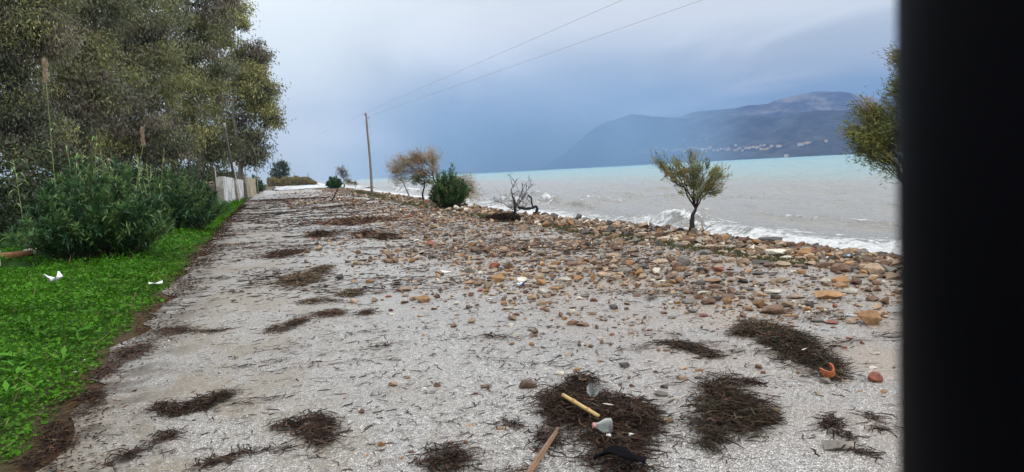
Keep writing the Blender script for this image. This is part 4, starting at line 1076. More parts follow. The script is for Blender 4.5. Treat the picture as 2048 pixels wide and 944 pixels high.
def strands(mb, C, axis, L, W, cols, rng, lift=0.3, curl=0.75):
    """ribbon of 4 points per strand"""
    n = len(C); a = axis + rng.normal(0, 0.75, n); a = np.where(rng.random(n) < 0.3, rng.uniform(0, np.pi * 2, n), a)
    pts = []; P = C.copy(); ang = a.copy(); seg = (L / 3)
    dzz = rng.normal(0, lift, n)
    for k in range(4):
        pts.append(P.copy()); ang = ang + rng.normal(0, curl, n)
        P = P + np.stack([np.cos(ang) * seg, np.sin(ang) * seg, dzz * seg * (1 if k < 1 else -0.7)], -1)
    pts = np.stack(pts, 1)
    pts[:, :, 2] = np.maximum(pts[:, :, 2], 0.006)
    side = np.stack([-np.sin(a), np.cos(a), rng.normal(0, 0.5, n)], -1); side /= np.linalg.norm(side, axis=1, keepdims=True)
    wv = (W[:, None] * np.array([0.6, 1, 1, 0.3]) / 2)[:, :, None] * side[:, None]
    V = np.stack([pts - wv, pts + wv], 2).reshape(-1, 3)         # n,4,2
    b0 = (np.arange(n) * 8)[:, None, None]; q = np.array([[0, 2, 3, 1], [2, 4, 5, 3], [4, 6, 7, 5]])[None]
    mb.add(V, (b0 + q).reshape(-1, 4), np.repeat(cols, 8, 0))


def clump(blobs, label, seed, dens=1.0, h=0.06, Lk=1.0, cols=BRN, brown=1.0, p=None):
    rng = np.random.default_rng(seed); CC = []
    g0 = gnd(blobs[0][0], blobs[0][1]); T = None
    if len(blobs) > 1: T = thing('seaweed_clump', (g0[0], g0[1], 0.0), label, 'seaweed')
    for (x, y, rx, ry, rot) in blobs:
        mb = MB()
        g0 = gnd(x, y); gx_ = gnd(x + 1, y) - g0; gy_ = gnd(x, y + 1) - g0
        area = math.pi * rx * ry * abs(gx_[0] * gy_[1] - gx_[1] * gy_[0])
        d = np.linalg.norm(g0[:2])
        W0 = max(0.0058, d * 0.0007)
        n = int(np.clip(dens * (0.62 if d > 6.5 else 0.95) * area / (W0 * 0.07) * 3.0, 60, 7000))
        u = rng.uniform(0, 2 * np.pi, n); r = rng.random(n) ** 0.62 * rng.uniform(0.75, 1.12, n); r = np.where(rng.random(n) < 0.24, r * rng.uniform(1.1, 2.3, n), r)
        r *= 0.50 + 0.85 * fbm(np.cos(u) * 2.6 + seed, np.sin(u) * 2.6 + x * 0.01, 3)
        ex, ey = np.cos(u) * r * rx, np.sin(u) * r * ry
        c_, s_ = math.cos(rot), math.sin(rot); X2 = x + ex * c_ - ey * s_; Y2 = y + ex * s_ + ey * c_
        G = gnd(X2, Y2)
        rag = fbm(G[:, 0] * 16 / max(1, d / 6) + seed, G[:, 1] * 16 / max(1, d / 6), 3); kk_ = rag > 0.36 + 0.20 * np.clip(r, 0, 1.15) ** 2
        G, r, n = G[kk_], r[kk_], int(kk_.sum())
        prof = np.clip(1 - r ** 2, 0, 1)
        G[:, 2] = 0.008 + h * prof * rng.random(n) * (0.5 + fbm(G[:, 0] * 9, G[:, 1] * 9, 2))
        tip = gnd(x + rx * c_, y + rx * s_) - g0
        axis = math.atan2(tip[1], tip[0])
        ci = rng.choice(len(cols), n, p=p)
        brown_ = brown * (1.25 if d > 6.5 else 0.8)
        cc = cols[ci] * brown_ * rng.uniform(0.6, 1.4, (n, 1)) * np.where(rng.random((n, 1)) < 0.10, 2.6, 1.0)
        strands(mb, G, axis, rng.uniform(0.04, 0.17, n) * Lk * max(1, d / 9), np.full(n, W0) * rng.uniform(0.7, 1.5, n), cc, rng)
        if T is None:
            o = mb.obj('seaweed_clump', WEED, None, False, origin=np.array([g0[0], g0[1], 0.0])); return tag(o, label, 'seaweed')
        mb.v = [v - np.array(T.location) for v in mb.v]
        tag(mb.obj('seaweed_mat', WEED, T, False), kind='stuff')
    return T


GRN = np.concatenate([BRN, [(0.062, 0.058, 0.036), (0.085, 0.072, 0.042)]])
clump([(1190, 835, 120, 62, 0.1), (1125, 812, 60, 40, 0), (1155, 772, 48, 20, 0), (1275, 845, 55, 55, 0.5), (1225, 905, 78, 45, 0.2), (1230, 940, 85, 30, 0.2)], 'biggest dark seaweed heap, with cane and cut bottles on it', 201, 0.9, 0.07)
clump([(1455, 838, 98, 46, 0), (1440, 800, 62, 22, 0), (1415, 885, 40, 28, 0.4), (1510, 830, 45, 25, 0.3)], 'dark seaweed heap with green blades right of the bottle heap', 202, 0.95, 0.075, 1.0, GRN)
clump([(1530, 668, 78, 22, 0.25), (1590, 700, 90, 36, 0.4), (1662, 742, 42, 24, 0.5), (1483, 668, 32, 10, 0)], 'long seaweed heap with terracotta fragment at its end', 203, 1.0, 0.085, 1.0, GRN)
clump([(632, 868, 46, 42, -0.3), (580, 855, 55, 7, -0.1)], 'round seaweed heap left of centre at the photo bottom', 204, 0.9, 0.05)
clump([(385, 815, 68, 16, -0.25), (325, 820, 38, 12, 0.2), (440, 795, 36, 7, -0.35)], 'star-shaped seaweed streak on the bare asphalt near the verge', 205, 0.9, 0.035)
clump([(325, 878, 34, 9, -0.35), (250, 918, 60, 9, -0.4)], 'thin diagonal seaweed streak below the star-shaped one', 206, 0.7, 0.02)
clump([(880, 922, 55, 30, 0)], 'round seaweed tuft cut by the photo bottom with two brown stones on it', 207, 1.0, 0.05)
clump([(600, 562, 48, 15, -0.12), (640, 543, 30, 8, -0.35)], 'olive-brown seaweed mat in the middle of the road', 208, 0.8, 0.06, 1, GRN, 1.5)
clump([(695, 590, 30, 8, -0.1), (630, 605, 46, 5, -0.1)], 'olive seaweed wisp with a hump just below the seaweed mat', 209, 0.8, 0.05, 1, GRN, 1.4)
clump([(555, 660, 38, 8, -0.25), (592, 648, 28, 7, -0.3)], 'dark slanting seaweed streak near the sandy tongue', 210, 0.9, 0.03)
clump([(655, 628, 42, 9, -0.05)], 'flat purple-brown seaweed patch on the road centre', 211, 0.7, 0.02, 1, BRN, 1.5)
clump([(732, 627, 19, 7, -0.3)], 'small dark seaweed knot right of the flat patch', 212, 0.9, 0.03)
clump([(440, 925, 90, 9, -0.3), (560, 903, 70, 6, -0.15), (400, 940, 60, 7, -0.3)], 'scattered seaweed streak along the photo bottom left of the round heap', 213, 0.6, 0.02)
clump([(1390, 702, 62, 11, 0.25), (1345, 690, 30, 8, 0.3)], 'thin seaweed trail beside stones left of the long heap', 214, 0.6, 0.025)
clump([(1480, 768, 75, 9, 0.05), (1420, 775, 40, 12, 0.1)], 'narrow seaweed trail above the green-bladed heap', 215, 0.7, 0.03)
clump([(1658, 848, 20, 18, 0.5), (1690, 872, 34, 6, 0.4)], 'little seaweed wisp near the dark post above the flat grey stone', 216, 0.8, 0.03)
clump([(1715, 908, 36, 5, 0.15)], 'few seaweed blades beside the flat grey stone', 217, 0.7, 0.015)
clump([(355, 662, 62, 10, -0.1), (420, 664, 45, 6, -0.1)], 'flat brown seaweed stain beside the sandy tongue', 218, 0.5, 0.015, 0.8)
clump([(262, 705, 55, 20, -0.3), (215, 745, 40, 14, -0.5)], 'brown seaweed litter lying against the verge', 219, 0.5, 0.02, 0.8)
clump([(180, 800, 30, 30, -0.8), (110, 880, 34, 36, -0.8), (60, 925, 40, 20, -0.3)], 'dark seaweed litter in the corner where verge meets asphalt', 220, 0.55, 0.02, 0.8)
clump([(1090, 880, 40, 30, 0.2), (1010, 850, 26, 14, 0)], 'thin seaweed fringe under the brown stick', 221, 0.45, 0.02)
clump([(637, 472, 18, 5, 0)], 'small seaweed hump far up the road, left of three', 222, 0.9, 0.12, 1.3)
clump([(730, 470, 24, 5, 0)], 'middle one of three small seaweed humps far up the road', 223, 0.9, 0.08, 1.3, BRN, 1.5)
clump([(770, 476, 15, 5, 0)], 'small seaweed hump far up the road, right of three', 224, 0.9, 0.1, 1.3)
clump([(575, 508, 32, 4, -0.15), (556, 512, 12, 5, -0.2)], 'long thin seaweed streak by the left half of road', 225, 0.9, 0.05, 1.2)
clump([(690, 446, 45, 4, -0.03), (745, 442, 40, 3, 0)], 'reddish seaweed band across the road before the stones', 226, 0.9, 0.1, 1.4, BRN, 1.8)
clump([(1005, 439, 26, 5, 0.05)], 'black seaweed mound at the foot of the dead shrub', 227, 0.9, 0.16, 1.6, BRN, 0.5)
clump([(1745, 836, 22, 4, 0.4)], 'seaweed scrap close to the dark post, upper of two', 228, 0.8, 0.02)
clump([(1750, 858, 20, 4, 0.4)], 'seaweed scrap close to the dark post, lower of two', 229, 0.8, 0.02)

# loose scraps all over the road
rng = np.random.default_rng(240); mb = MB()
for (n, y0, y1, big) in ((13000, 2.8, 10, 1.0), (15000, 10, 26, 1.7), (9000, 26, 110, 3.2)):
    y = y0 * (y1 / y0) ** rng.random(n); x = rng.uniform(-1.3, 7.2, n) + shift(y) * 0.4
    dn = fbm(x * 0.9 + 70, y * 0.6 + 30 + x * 0.5, 4); near = 0.35 + 0.65 * sstep(y, 5, 14)
    k = rng.random(n) < sstep(dn, 0.42, 0.68) * near + 0.10
    x, y = x[k], y[k]; m_ = len(x)
    C = np.stack([x, y, np.full(m_, 0.011)], -1)
    strands(mb, C, 0.25, rng.uniform(0.03, 0.15, m_) * big * rng.uniform(0.6, 1.2, m_), 0.0066 * big ** 1.45 * rng.uniform(0.6, 1.6, m_), BRN[rng.integers(0, 5, m_)] * rng.uniform(0.7, 1.6, (m_, 1)), rng, 0.08, 0.6)
for k in range(210):
    yc = 3.2 * (75 / 3.2) ** rng.random(); xc = rng.uniform(-1.0, 6.0); dd = math.hypot(xc, yc); ln = rng.uniform(0.3, 1.5) * (dd / 14) ** 0.8
    m_ = int(26 + 26 * rng.random()); u = rng.normal(0, 0.42, m_); a0 = rng.normal(-0.25, 0.3)
    x = xc + u * ln * math.cos(a0); y = yc + u * ln * math.sin(a0) + 0.10 * ln * np.sin(u * 4 + k) + rng.normal(0, 0.035 * (dd / 9), m_)
    C = np.stack([x, y, np.full(m_, 0.012) + rng.random(m_) * 0.02], -1)
    strands(mb, C, a0, rng.uniform(0.05, 0.18, m_) * max(1, dd / 12), 0.0065 * max(1, dd / 8) * rng.uniform(0.6, 1.5, m_), BRN[rng.integers(0, 5, m_)] * rng.uniform(0.8, 2.0, (m_, 1)), rng, 0.1, 0.5)
tag(mb.obj('seaweed_debris', WEED, None, False), 'thin dark scraps of seaweed scattered over the whole road', 'seaweed scraps', kind='stuff')

# ------------------------------------------------------------------ stones
PAL = {'ochre': (0.32, 0.17, 0.068), 'tan': (0.36, 0.25, 0.16), 'brown': (0.165, 0.090, 0.052), 'grey': (0.19, 0.165, 0.14), 'pale': (0.58, 0.52, 0.42), 'red': (0.26, 0.085, 0.05), 'dark': (0.075, 0.06, 0.052)}
PN = list(PAL); PP_ = np.array([.12, .31, .31, .08, .08, .02, .08])
PROTO = [hull(400 + k, 26, f, e, bl) for k, (f, e, bl) in enumerate([(.65, 1.35, .1), (.5, 1.5, .15), (.8, 1.15, .05), (.6, 1.2, .3), (.45, 1.6, .1), (.7, 1.4, .3), (.85, 1.2, .2), (.55, 1.3, 0.0), (.75, 1.6, .2), (.4, 1.25, .2)])]
LOWP = [hull(450 + k, 11, f, e, .15) for k, (f, e) in enumerate([(.6, 1.3), (.5, 1.5), (.75, 1.2), (.65, 1.4), (.45, 1.3), (.8, 1.3)])]
rng = np.random.default_rng(300)
SX, SY, SR = [], [], []


def scatter(n, x0, x1, y0, y1, dens, med, sg, lim):
    x = rng.uniform(x0, x1, n); y = y0 * (y1 / y0) ** rng.random(n)
    xr = x + shift(y) * (1.0 if x0 > 6 else 0.5)
    k = rng.random(n) < dens(x, y)
    r = np.clip(med * np.exp(rng.normal(0, sg, n)), lim[0], lim[1]) / 2
    SX.append(xr[k]); SY.append(y[k]); SR.append(r[k])


cl = lambda x, y: sstep(fbm(x * 0.8 + 11, y * 0.5 + 7, 4), 0.36, 0.62)
# scattered over the road, thicker towards the sea
scatter(23000, -0.3, 7.2, 6.2, 30, lambda x, y: sstep(x, 0.3 + np.maximum(0, 9 - y) * 0.35, 4.6) * (0.15 + 0.85 * cl(x, y)) * (0.25 + 0.75 * sstep(y, 6.5, 10.5)), 0.052, 0.58, (0.016, 0.23))
scatter(800, 0.4, 5.2, 3.6, 8.5, lambda x, y: 0.15 + 0.6 * sstep(x - y * 0.4, -1.8, 1.6) * cl(x, y), 0.040, 0.45, (0.015, 0.12))
scatter(4600, 4.2, 7.4, 5.2, 14, lambda x, y: 0.2 + 0.8 * cl(x, y), 0.055, 0.6, (0.018, 0.26))
scatter(6000, -0.4, 7.4, 22, 46, lambda x, y: sstep(x, 0.6, 5.2) * (0.08 + 0.92 * cl(x, y)), 0.080, 0.48, (0.025, 0.22))
scatter(8000, -0.5, 8.5, 44, 150, lambda x, y: (0.08 + 0.92 * sstep(x + 2.0 * np.sin(y * 0.13), 0.5, 5.0)) * (0.06 + 0.94 * cl(x * 0.7, y * 0.35) ** 1.5), 0.13, 0.42, (0.05, 0.32))
scatter(15000, 0.6, 7.3, 5.6, 19, lambda x, y: sstep(x + 0.12 * (y - 8), 1.2, 5.0) * (0.08 + 0.92 * cl(x * 1.3 + 4, y * 1.1)), 0.027, 0.42, (0.010, 0.08))
# the berm of cobbles
scatter(2600, 7.0, 9.7, 1.5, 6.8, lambda x, y: 0.35 + 0.65 * sstep(x, 7.1, 7.9), 0.086, 0.5, (0.03, 0.28))
scatter(15000, 7.0, 9.7, 6.5, 30, lambda x, y: 0.35 + 0.65 * sstep(x, 7.1, 7.9), 0.086, 0.5, (0.03, 0.28))
scatter(9000, 6.9, 10.1, 28, 130, lambda x, y: 0.9 + 0 * x, 0.13, 0.4, (0.05, 0.32))
x = np.concatenate(SX); y = np.concatenate(SY); r = np.concatenate(SR)
# keep clear of the heaps of seaweed and of the poles
colr = rng.choice(7, len(x), p=PP_)
fixed = [  # px, py, width px, colour, proto, label
    (1676, 897, 52, 'grey', 4, 'flat grey stone with a pale brown pebble beside it near the post'), (1741, 648, 46, 'ochre', 2, 'large rounded orange-brown stone close to the dark post'), (1055, 776, 40, 'brown', 5, 'rough brown stone just above the biggest seaweed heap'),
    (1121, 750, 21, 'pale', 7, 'smooth white pebble above the biggest seaweed heap'), (1156, 742, 18, 'ochre', 3, 'orange-brown pebble right of the white pebble'), (1001, 860, 14, 'ochre', 0, 'yellow pebble in the small seaweed tuft, left of a pair'), (1013, 861, 13, 'pale', 2, 'cream pebble in the small seaweed tuft, right of a pair'),
    (902, 889, 17, 'brown', 3, 'brown stone on the round seaweed tuft, left of two'), (932, 888, 12, 'brown', 6, 'smaller brown stone on the round seaweed tuft, right of two'), (1455, 608, 24, 'ochre', 2, 'rounded ochre stone right of the road middle'), (1495, 618, 22, 'tan', 0, 'tan stone just right of the rounded ochre stone'),
    (1383, 625, 28, 'grey', 1, 'flat greenish grey stone before the rounded ochre stone'), (1408, 633, 20, 'red', 4, 'flat red brick fragment beside the flat greenish stone'), (1144, 626, 22, 'pale', 0, 'pale cream stone in the middle of the road'), (1186, 630, 18, 'tan', 8, 'pinkish tan stone right of the pale cream stone'),
    (1120, 578, 26, 'tan', 0, 'pair-forming tan stone near the crushed can, upper one'), (1108, 580, 24, 'ochre', 1, 'low ochre stone leaning on a tan one near the crushed can'), (1008, 610, 16, 'ochre', 2, 'round ochre stone below the crushed can'), (1065, 600, 22, 'tan', 6, 'knobbly tan stone right of the round ochre stone'),
    (1187, 603, 18, 'red', 5, 'angular red brick piece in the scattered stones'), (1225, 671, 14, 'red', 0, 'red brick chip on the bare asphalt'), (1200, 680, 16, 'pale', 3, 'yellowish chip of stone beside the red brick chip'), (1025, 690, 15, 'ochre', 3, 'lone ochre pebble, left of two below the road middle'), (1064, 692, 13, 'ochre', 6, 'lone ochre pebble, right of two below the road middle'),
    (1660, 596, 52, 'ochre', 4, 'long low ochre slab among the stones near the post'), (1700, 587, 30, 'pale', 7, 'rounded white stone behind the long ochre slab'), (1605, 548, 24, 'ochre', 3, 'block of ochre stone standing alone on wet asphalt'), (1585, 467, 42, 'pale', 0, 'large pale stone on the crest of the berm'), (1545, 496, 50, 'pale', 1, 'pale wedge-shaped stone on the berm'),
    (1535, 470, 60, 'dark', 1, 'dark flat rock on the berm crest behind the pale stones'), (1752, 709, 18, 'pale', 4, 'flat yellow stone on sand beside the dark post'), (1690, 698, 13, 'red', 3, 'small red stone left of the flat yellow stone'), (1577, 728, 18, 'pale', 0, 'pinkish white pebble below the long seaweed heap'), (1697, 893, 14, 'tan', 2, 'small tan pebble touching the flat grey stone')]
fx = []
for (px, py, wpx, cn, pr, lab) in fixed:
    z0 = 0.12 if (py < 505 and px > 1500) else 0.0
    g = gnd(px, py, z0); d = np.linalg.norm(g - np.array([0, 0, EYE])); fx.append((g[0], g[1], wpx / 2 * d / FPX))
for (gx0, gy0, r0_) in fx:
    k = np.hypot(x - gx0, y - gy0) > r0_ + r * 0.8; x, y, r, colr = x[k], y[k], r[k], colr[k]
# thin out overlaps on the road itself (big first)
order = np.argsort(-r); cell = {}; keep = np.zeros(len(x), bool)
for i in order:
    if r[i] < 0.012 or x[i] - shift(y[i]) > 7.5 or y[i] > 60: keep[i] = True; continue
    c0 = (int(x[i] / 0.3), int(y[i] / 0.3)); ok = True
    for a_ in (-1, 0, 1):
        for b_ in (-1, 0, 1):
            for j in cell.get((c0[0] + a_, c0[1] + b_), ()):
                if (x[i] - x[j]) ** 2 + (y[i] - y[j]) ** 2 < (0.8 * (r[i] + r[j])) ** 2: ok = False; break
            if not ok: break
        if not ok: break
    if ok: cell.setdefault(c0, []).append(i); keep[i] = True
x, y, r, colr = x[keep], y[keep], r[keep], colr[keep]
xsn = x - shift(y)
pile = sstep(xsn, 7.2, 8.0)
zb = np.where(xsn > 6.9, gz(x, y), 0.004) + pile * rng.random(len(x)) ** 1.5 * 0.05
px_, py_, dz_ = proj(np.stack([x, y, zb], -1))
vis = (px_ > 5) & (px_ < 1790) & (py_ < 940) & (dz_ > 0)
score = np.where(vis, r / dz_, 0)
NI = 300 - len(fixed)
idx = np.argsort(-score)[:NI]
big = np.zeros(len(x), bool); big[idx] = True
# the many small ones: one mass of real geometry
mb = MB()
ang = rng.uniform(0, 2 * np.pi, len(x)); fl = rng.uniform(0.55, 1.0, len(x)); tl = rng.normal(0, 0.25, (len(x), 2))
pal = np.array(list(PAL.values()))
colv = pal[colr] * rng.uniform(0.6, 1.35, (len(x), 1))
pid = rng.integers(0, 6, len(x))
for k, (V, F) in enumerate(LOWP):
    s = np.where((pid == k) & ~big)[0]
    if not len(s): continue
    ca, sa = np.cos(ang[s]), np.sin(ang[s])
    W = np.broadcast_to(V, (len(s),) + V.shape) * r[s][:, None, None]
    W = W * np.stack([np.ones(len(s)), np.ones(len(s)), fl[s]], -1)[:, None]
    xx = W[..., 0] * ca[:, None] - W[..., 1] * sa[:, None]; yy = W[..., 0] * sa[:, None] + W[..., 1] * ca[:, None]
    zz = W[..., 2] + xx * (tl[s, 0] * pile[s])[:, None] + yy * (tl[s, 1] * pile[s])[:, None]
    zmin = zz.min(1, keepdims=True)
    VV = np.stack([xx + x[s][:, None], yy + y[s][:, None], zz - zmin * 0.72 + zb[s][:, None]], -1)
    n = len(V); FF = (F[None] + (np.arange(len(s)) * n)[:, None, None]).reshape(-1, 3)
    mb.add(VV.reshape(-1, 3), FF, np.repeat(colv[s], n, 0))
tag(mb.obj('stone_rubble', COBBLE, None, False), 'mass of small stones and cobbles strewn over road and berm', 'stones', kind='stuff')

# the three hundred that show largest: a stone each
SMAT = {}
for k_, c_ in PAL.items():
    m, t, p, o_ = newmat(k_ + '_stone')
    v = coords(t); oi = t.nodes.new('ShaderNodeObjectInfo')
    n1 = noise(t, v, 2.2, 6, 0.65); n2 = noise(t, v, 11, 5, 0.7)
    c = RAMP(t, n1, [(0.28, tuple(np.array(c_) * 0.6)), (0.5, c_), (0.72, tuple(np.minimum(np.array(c_) * 1.45, 0.8)))], 'LINEAR')
    c = MIX(t, 1.0, c, RAMP(t, oi.outputs['Random'], [(0, 0.65), (1, 1.2)], 'LINEAR'), 'MULTIPLY')
    c = MIX(t, MAPR(t, n2, 0.56, 0.72, 0, 0.55), c, tuple(np.array(c_) * 0.35))
    t.links.new(c, p.inputs['Base Color']); p.inputs['Roughness'].default_value = 0.6; bump(t, p, n2, 0.5, 0.05); SMAT[k_] = m
PM = [mesh_np('stone', V, F, (SMAT['tan'],), None, True) for V, F in PROTO]
for me in PM:
    try: me.set_sharp_from_angle(angle=math.radians(27))
    except Exception: pass
pzmin = [V[:, 2].min() for V, F in PROTO]


def put_stone(x, y, z, r, cn, pr, az_, label, group, fl=1.0):
    o = link('stone', PM[pr], None, (x, y, z - pzmin[pr] * r * fl * 0.72), (0, 0, az_), (r, r, r * fl))
    o.material_slots[0].link = 'OBJECT'; o.material_slots[0].material = SMAT[cn]
    return tag(o, label, 'stone', group)


for (gx0, gy0, r0_), (px, py, wpx, cn, pr, lab) in zip(fx, fixed):
    zg = float(gz(gx0, gy0)) + 0.03 if gx0 > 6.9 else 0.004
    put_stone(gx0, gy0, zg, r0_, cn, pr, random.uniform(-0.5, 0.5) - YAW, lab, 'stones thrown on the road and berm by the sea')
CNAME = {'ochre': 'ochre', 'tan': 'tan', 'brown': 'brown', 'grey': 'grey', 'pale': 'pale cream', 'red': 'brick red', 'dark': 'dark'}
MARKS = [((1380, 470), 'near the small tamarisk trunk'), ((1676, 890), 'near the flat grey stone'), ((1741, 648), 'by the large orange-brown stone'), ((1190, 820), 'near the biggest seaweed heap'), ((1450, 830), 'near the green-bladed seaweed heap'), ((1590, 700), 'near the long seaweed heap'),
         ((1455, 608), 'by the rounded ochre stone'), ((1144, 626), 'near the pale cream stone'), ((1040, 573), 'near the crushed can'), ((885, 546), 'near the white foam sheet'), ((1695, 518), 'near the blue plastic scrap'), ((1605, 548), 'near the lone ochre block'), ((1258, 449), 'near the grey driftwood log'),
         ((1030, 430), 'near the dead shrub'), ((900, 415), 'near the shore oleander'), ((1480, 500), 'on the berm right of the small tamarisk'), ((1320, 500), 'on olive grass left of small tamarisk'), ((1280, 560), 'left of the lone ochre block'), ((1200, 480), 'on road below the driftwood log'), ((1660, 470), 'at the water edge beside the post'), ((860, 650), 'left of the road middle'), ((730, 480), 'near the three small seaweed humps'), ((1545, 496), 'beside the pale wedge-shaped berm stone'), ((1585, 467), 'beside the large pale crest stone'), ((1660, 596), 'beside the long ochre slab'), ((1752, 709), 'beside the flat yellow stone'), ((1760, 560), 'between plastic scrap and ochre slab'), ((1760, 510), 'right of the blue plastic scrap'), ((1640, 520), 'left of the blue plastic scrap'), ((1430, 540), 'right of road middle below berm'), ((1700, 540), 'just below the blue plastic scrap')]
MP = np.array([a for a, b in MARKS], float)
info = []
for i in idx:
    cn = PN[colr[i]]; pr = int(rng.integers(0, len(PM)))
    mk = int(np.argmin(((MP - np.array([px_[i], py_[i]])) * np.array([1, 2.0]) ** 1).__pow__(2).sum(1)))
    shp = 'flat' if pr in (1, 4, 9) else ('blocky' if pr in (3, 5) else 'rounded')
    info.append((i, cn, pr, mk, shp))
groups = {}
for it in info: groups.setdefault((it[1], it[3], it[4]), []).append(it)
for (cn, mk, shp), items in groups.items():
    items.sort(key=lambda q: px_[q[0]])
    for k, (i, _, pr, _, _) in enumerate(items):
        n = len(items); base = f'{CNAME[cn]} {shp} stone {MARKS[mk][1]}'
        if n == 1: lab = base
        elif n == 2: lab = ('left one of two ', 'right one of two ')[k] + base.replace(' stone ', ' stones ')
        elif n == 3: lab = ('leftmost of three ', 'middle of three ', 'rightmost of three ')[k] + base.replace(' stone ', ' stones ')
        elif n <= 6: lab = ('leftmost', 'second', 'third', 'fourth', 'fifth', 'sixth')[k] + (f' from left of {["four", "five", "six"][n - 4]} ' if k else f' of {["four", "five", "six"][n - 4]} ') + base.replace(' stone ', ' stones ')
        else: lab = base
        put_stone(x[i], y[i], zb[i], r[i], cn, pr, ang[i], lab, 'stones thrown on the road and berm by the sea' if n < 7 else base + ' among several alike', fl[i])

# ------------------------------------------------------------------ washed-up litter
CANE = plain('yellow_cane', (0.50, 0.33, 0.12), 0.45, 0.2, 6, 0.1, 0.003, stretch=(1, 1, 0.3))
a_, b_ = gnd(1126, 790, 0.10), gnd(1197, 832, 0.10)
T = thing('cane_stick', np.array([a_[0], a_[1], 0.0]), 'yellow bamboo cane lying across the biggest seaweed heap', 'cane')
q = MB(); d = b_ - a_; q.tube(np.array([a_ + d * t_ for t_ in np.linspace(0, 1, 9)]) - np.array([a_[0], a_[1], 0]), [.0125, .012, .012, .0118, .0115, .0115, .011, .011, .0105], 10); q.obj('cane', CANE, T, True, False)
for f in (0.30, 0.34, 0.72):
    q = MB(); q.tube(np.array([a_ + d * f, a_ + d * (f + 0.025)]) - np.array([a_[0], a_[1], 0]), 0.0145, 10); q.obj('node', plain('cane_node', (0.42, 0.25, 0.08), 0.5), T, True, False)
STICK = plain('brown_stick_wood', (0.21, 0.12, 0.07), 0.75, 0.35, 8, 0.4, 0.01)
a_, b_ = gnd(1116, 857, 0.05), gnd(1052, 952, 0.02); d = b_ - a_
q = MB(); q.tube(np.array([a_, a_ + d * .5 + ZU * .004, b_]) - np.array([a_[0], a_[1], 0]), [0.009, 0.011, 0.012], 8); q.tube(np.array([a_ + d * .1 + HR * .012, b_ + HR * 0.016]) - np.array([a_[0], a_[1], 0]), [0.005, 0.007], 6)
tag(link('brown_stick', q.mesh('brown_stick', STICK, True, False), None, (a_[0], a_[1], 0)), 'split brown stick running off the photo bottom below the cane', 'stick')

m, t, p, o_ = newmat('clear_plastic'); p.inputs['Base Color'].default_value = (0.80, 0.83, 0.80, 1); p.inputs['Roughness'].default_value = 0.18; p.inputs['Transmission Weight'].default_value = 0.72; p.inputs['IOR'].default_value = 1.12; p.inputs['Alpha'].default_value = 1
bump(t, p, noise(t, coords(t), 30, 3), 0.3, 0.003)
tr = t.nodes.new('ShaderNodeBsdfTransparent'); tr.inputs[0].default_value = (0.93, 0.95, 0.94, 1)
fz = t.nodes.new('ShaderNodeLayerWeight'); fz.inputs[0].default_value = 0.35
p.inputs['Transmission Weight'].default_value = 0.0
mx = t.nodes.new('ShaderNodeMixShader'); t.links.new(MATH(t, 'MULTIPLY_ADD', fz.outputs['Facing'], 0.42, 0.07), mx.inputs[0]); t.links.new(tr.outputs[0], mx.inputs[1]); t.links.new(p.outputs[0], mx.inputs[2]); t.links.new(mx.outputs[0], o_.inputs[0])
PLASTIC = m
CAPM = plain('pink_cap_plastic', (0.50, 0.25, 0.22), 0.5, 0.15); GCAP = plain('grey_cap_plastic', (0.42, 0.46, 0.42), 0.45, 0.15)


def bottle_top(px, py, z, tilt, rz, label, capm, sc=1.0, crush=0.002):
    g = gnd(px, py, z); T = thing('bottle_top', (g[0], g[1], 0.0), label, 'plastic bottle')
    M = Matrix.Translation((0, 0, z)) @ Matrix.Rotation(rz, 4, 'Z') @ Matrix.Rotation(tilt, 4, 'Y') @ Matrix.Scale(sc, 4)
    q = MB(); rr_ = np.random.default_rng(int(px)); q.lathe([(0.013, 0.075), (0.013, 0.062), (0.020, 0.052), (0.034, 0.030), (0.040, 0.012), (0.041, -0.012)], 20, M, None, crush, rr_)
    q.lathe([(0.0395, -0.012), (0.0385, 0.012), (0.0325, 0.029), (0.0185, 0.050), (0.0115, 0.062), (0.0115, 0.075)], 20, M, None, crush * 0.5, rr_); q.obj('neck', PLASTIC, T, True, False)
    q = MB(); q.lathe([(0.0, 0.088), (0.0145, 0.088), (0.0155, 0.084), (0.0155, 0.070), (0.0135, 0.070)], 16, M); q.obj('cap', capm, T, True, False)


bottle_top(1217, 852, 0.105, math.radians(-82), math.radians(8) - YAW, 'cut clear bottle neck with pinkish cap below the cane', CAPM)
bottle_top(1186, 779, 0.115, math.radians(140), math.radians(75), 'cut clear bottle top with grey cap above the cane', GCAP, 0.95, 0.004)

# black cloth scrap
q = MB(); g = gnd(1238, 905, 0.10); u_ = np.linspace(-1, 1, 14); v_ = np.linspace(-1, 1, 7); U, V_ = np.meshgrid(u_, v_)
wv = 0.028 * np.cos(U * 2.2) + 0.012 * np.sin(V_ * 3 + U * 4)
Pm = np.stack([U * 0.125, V_ * 0.042 * (1 - 0.35 * U ** 2), wv], -1).reshape(-1, 3); ca, sa = math.cos(-0.62 - YAW * 0.4), math.sin(-0.62 - YAW * 0.4)
Pm = np.stack([Pm[:, 0] * ca - Pm[:, 1] * sa, Pm[:, 0] * sa + Pm[:, 1] * ca, Pm[:, 2] + 0.085], -1); I = np.arange(98).reshape(7, 14)
q.add(Pm, np.stack([I[:-1, :-1], I[:-1, 1:], I[1:, 1:], I[1:, :-1]], -1).reshape(-1, 4))
o = link('black_cloth', q.mesh('black_cloth', plain('black_cloth', (0.006, 0.006, 0.0075), 0.95, 0.3, spec=0.05), True, False), None, (g[0], g[1], 0.0)); md = o.modifiers.new('thickness', 'SOLIDIFY'); md.thickness = 0.006
tag(o, 'folded black cloth scrap on the lower end of biggest heap', 'cloth')

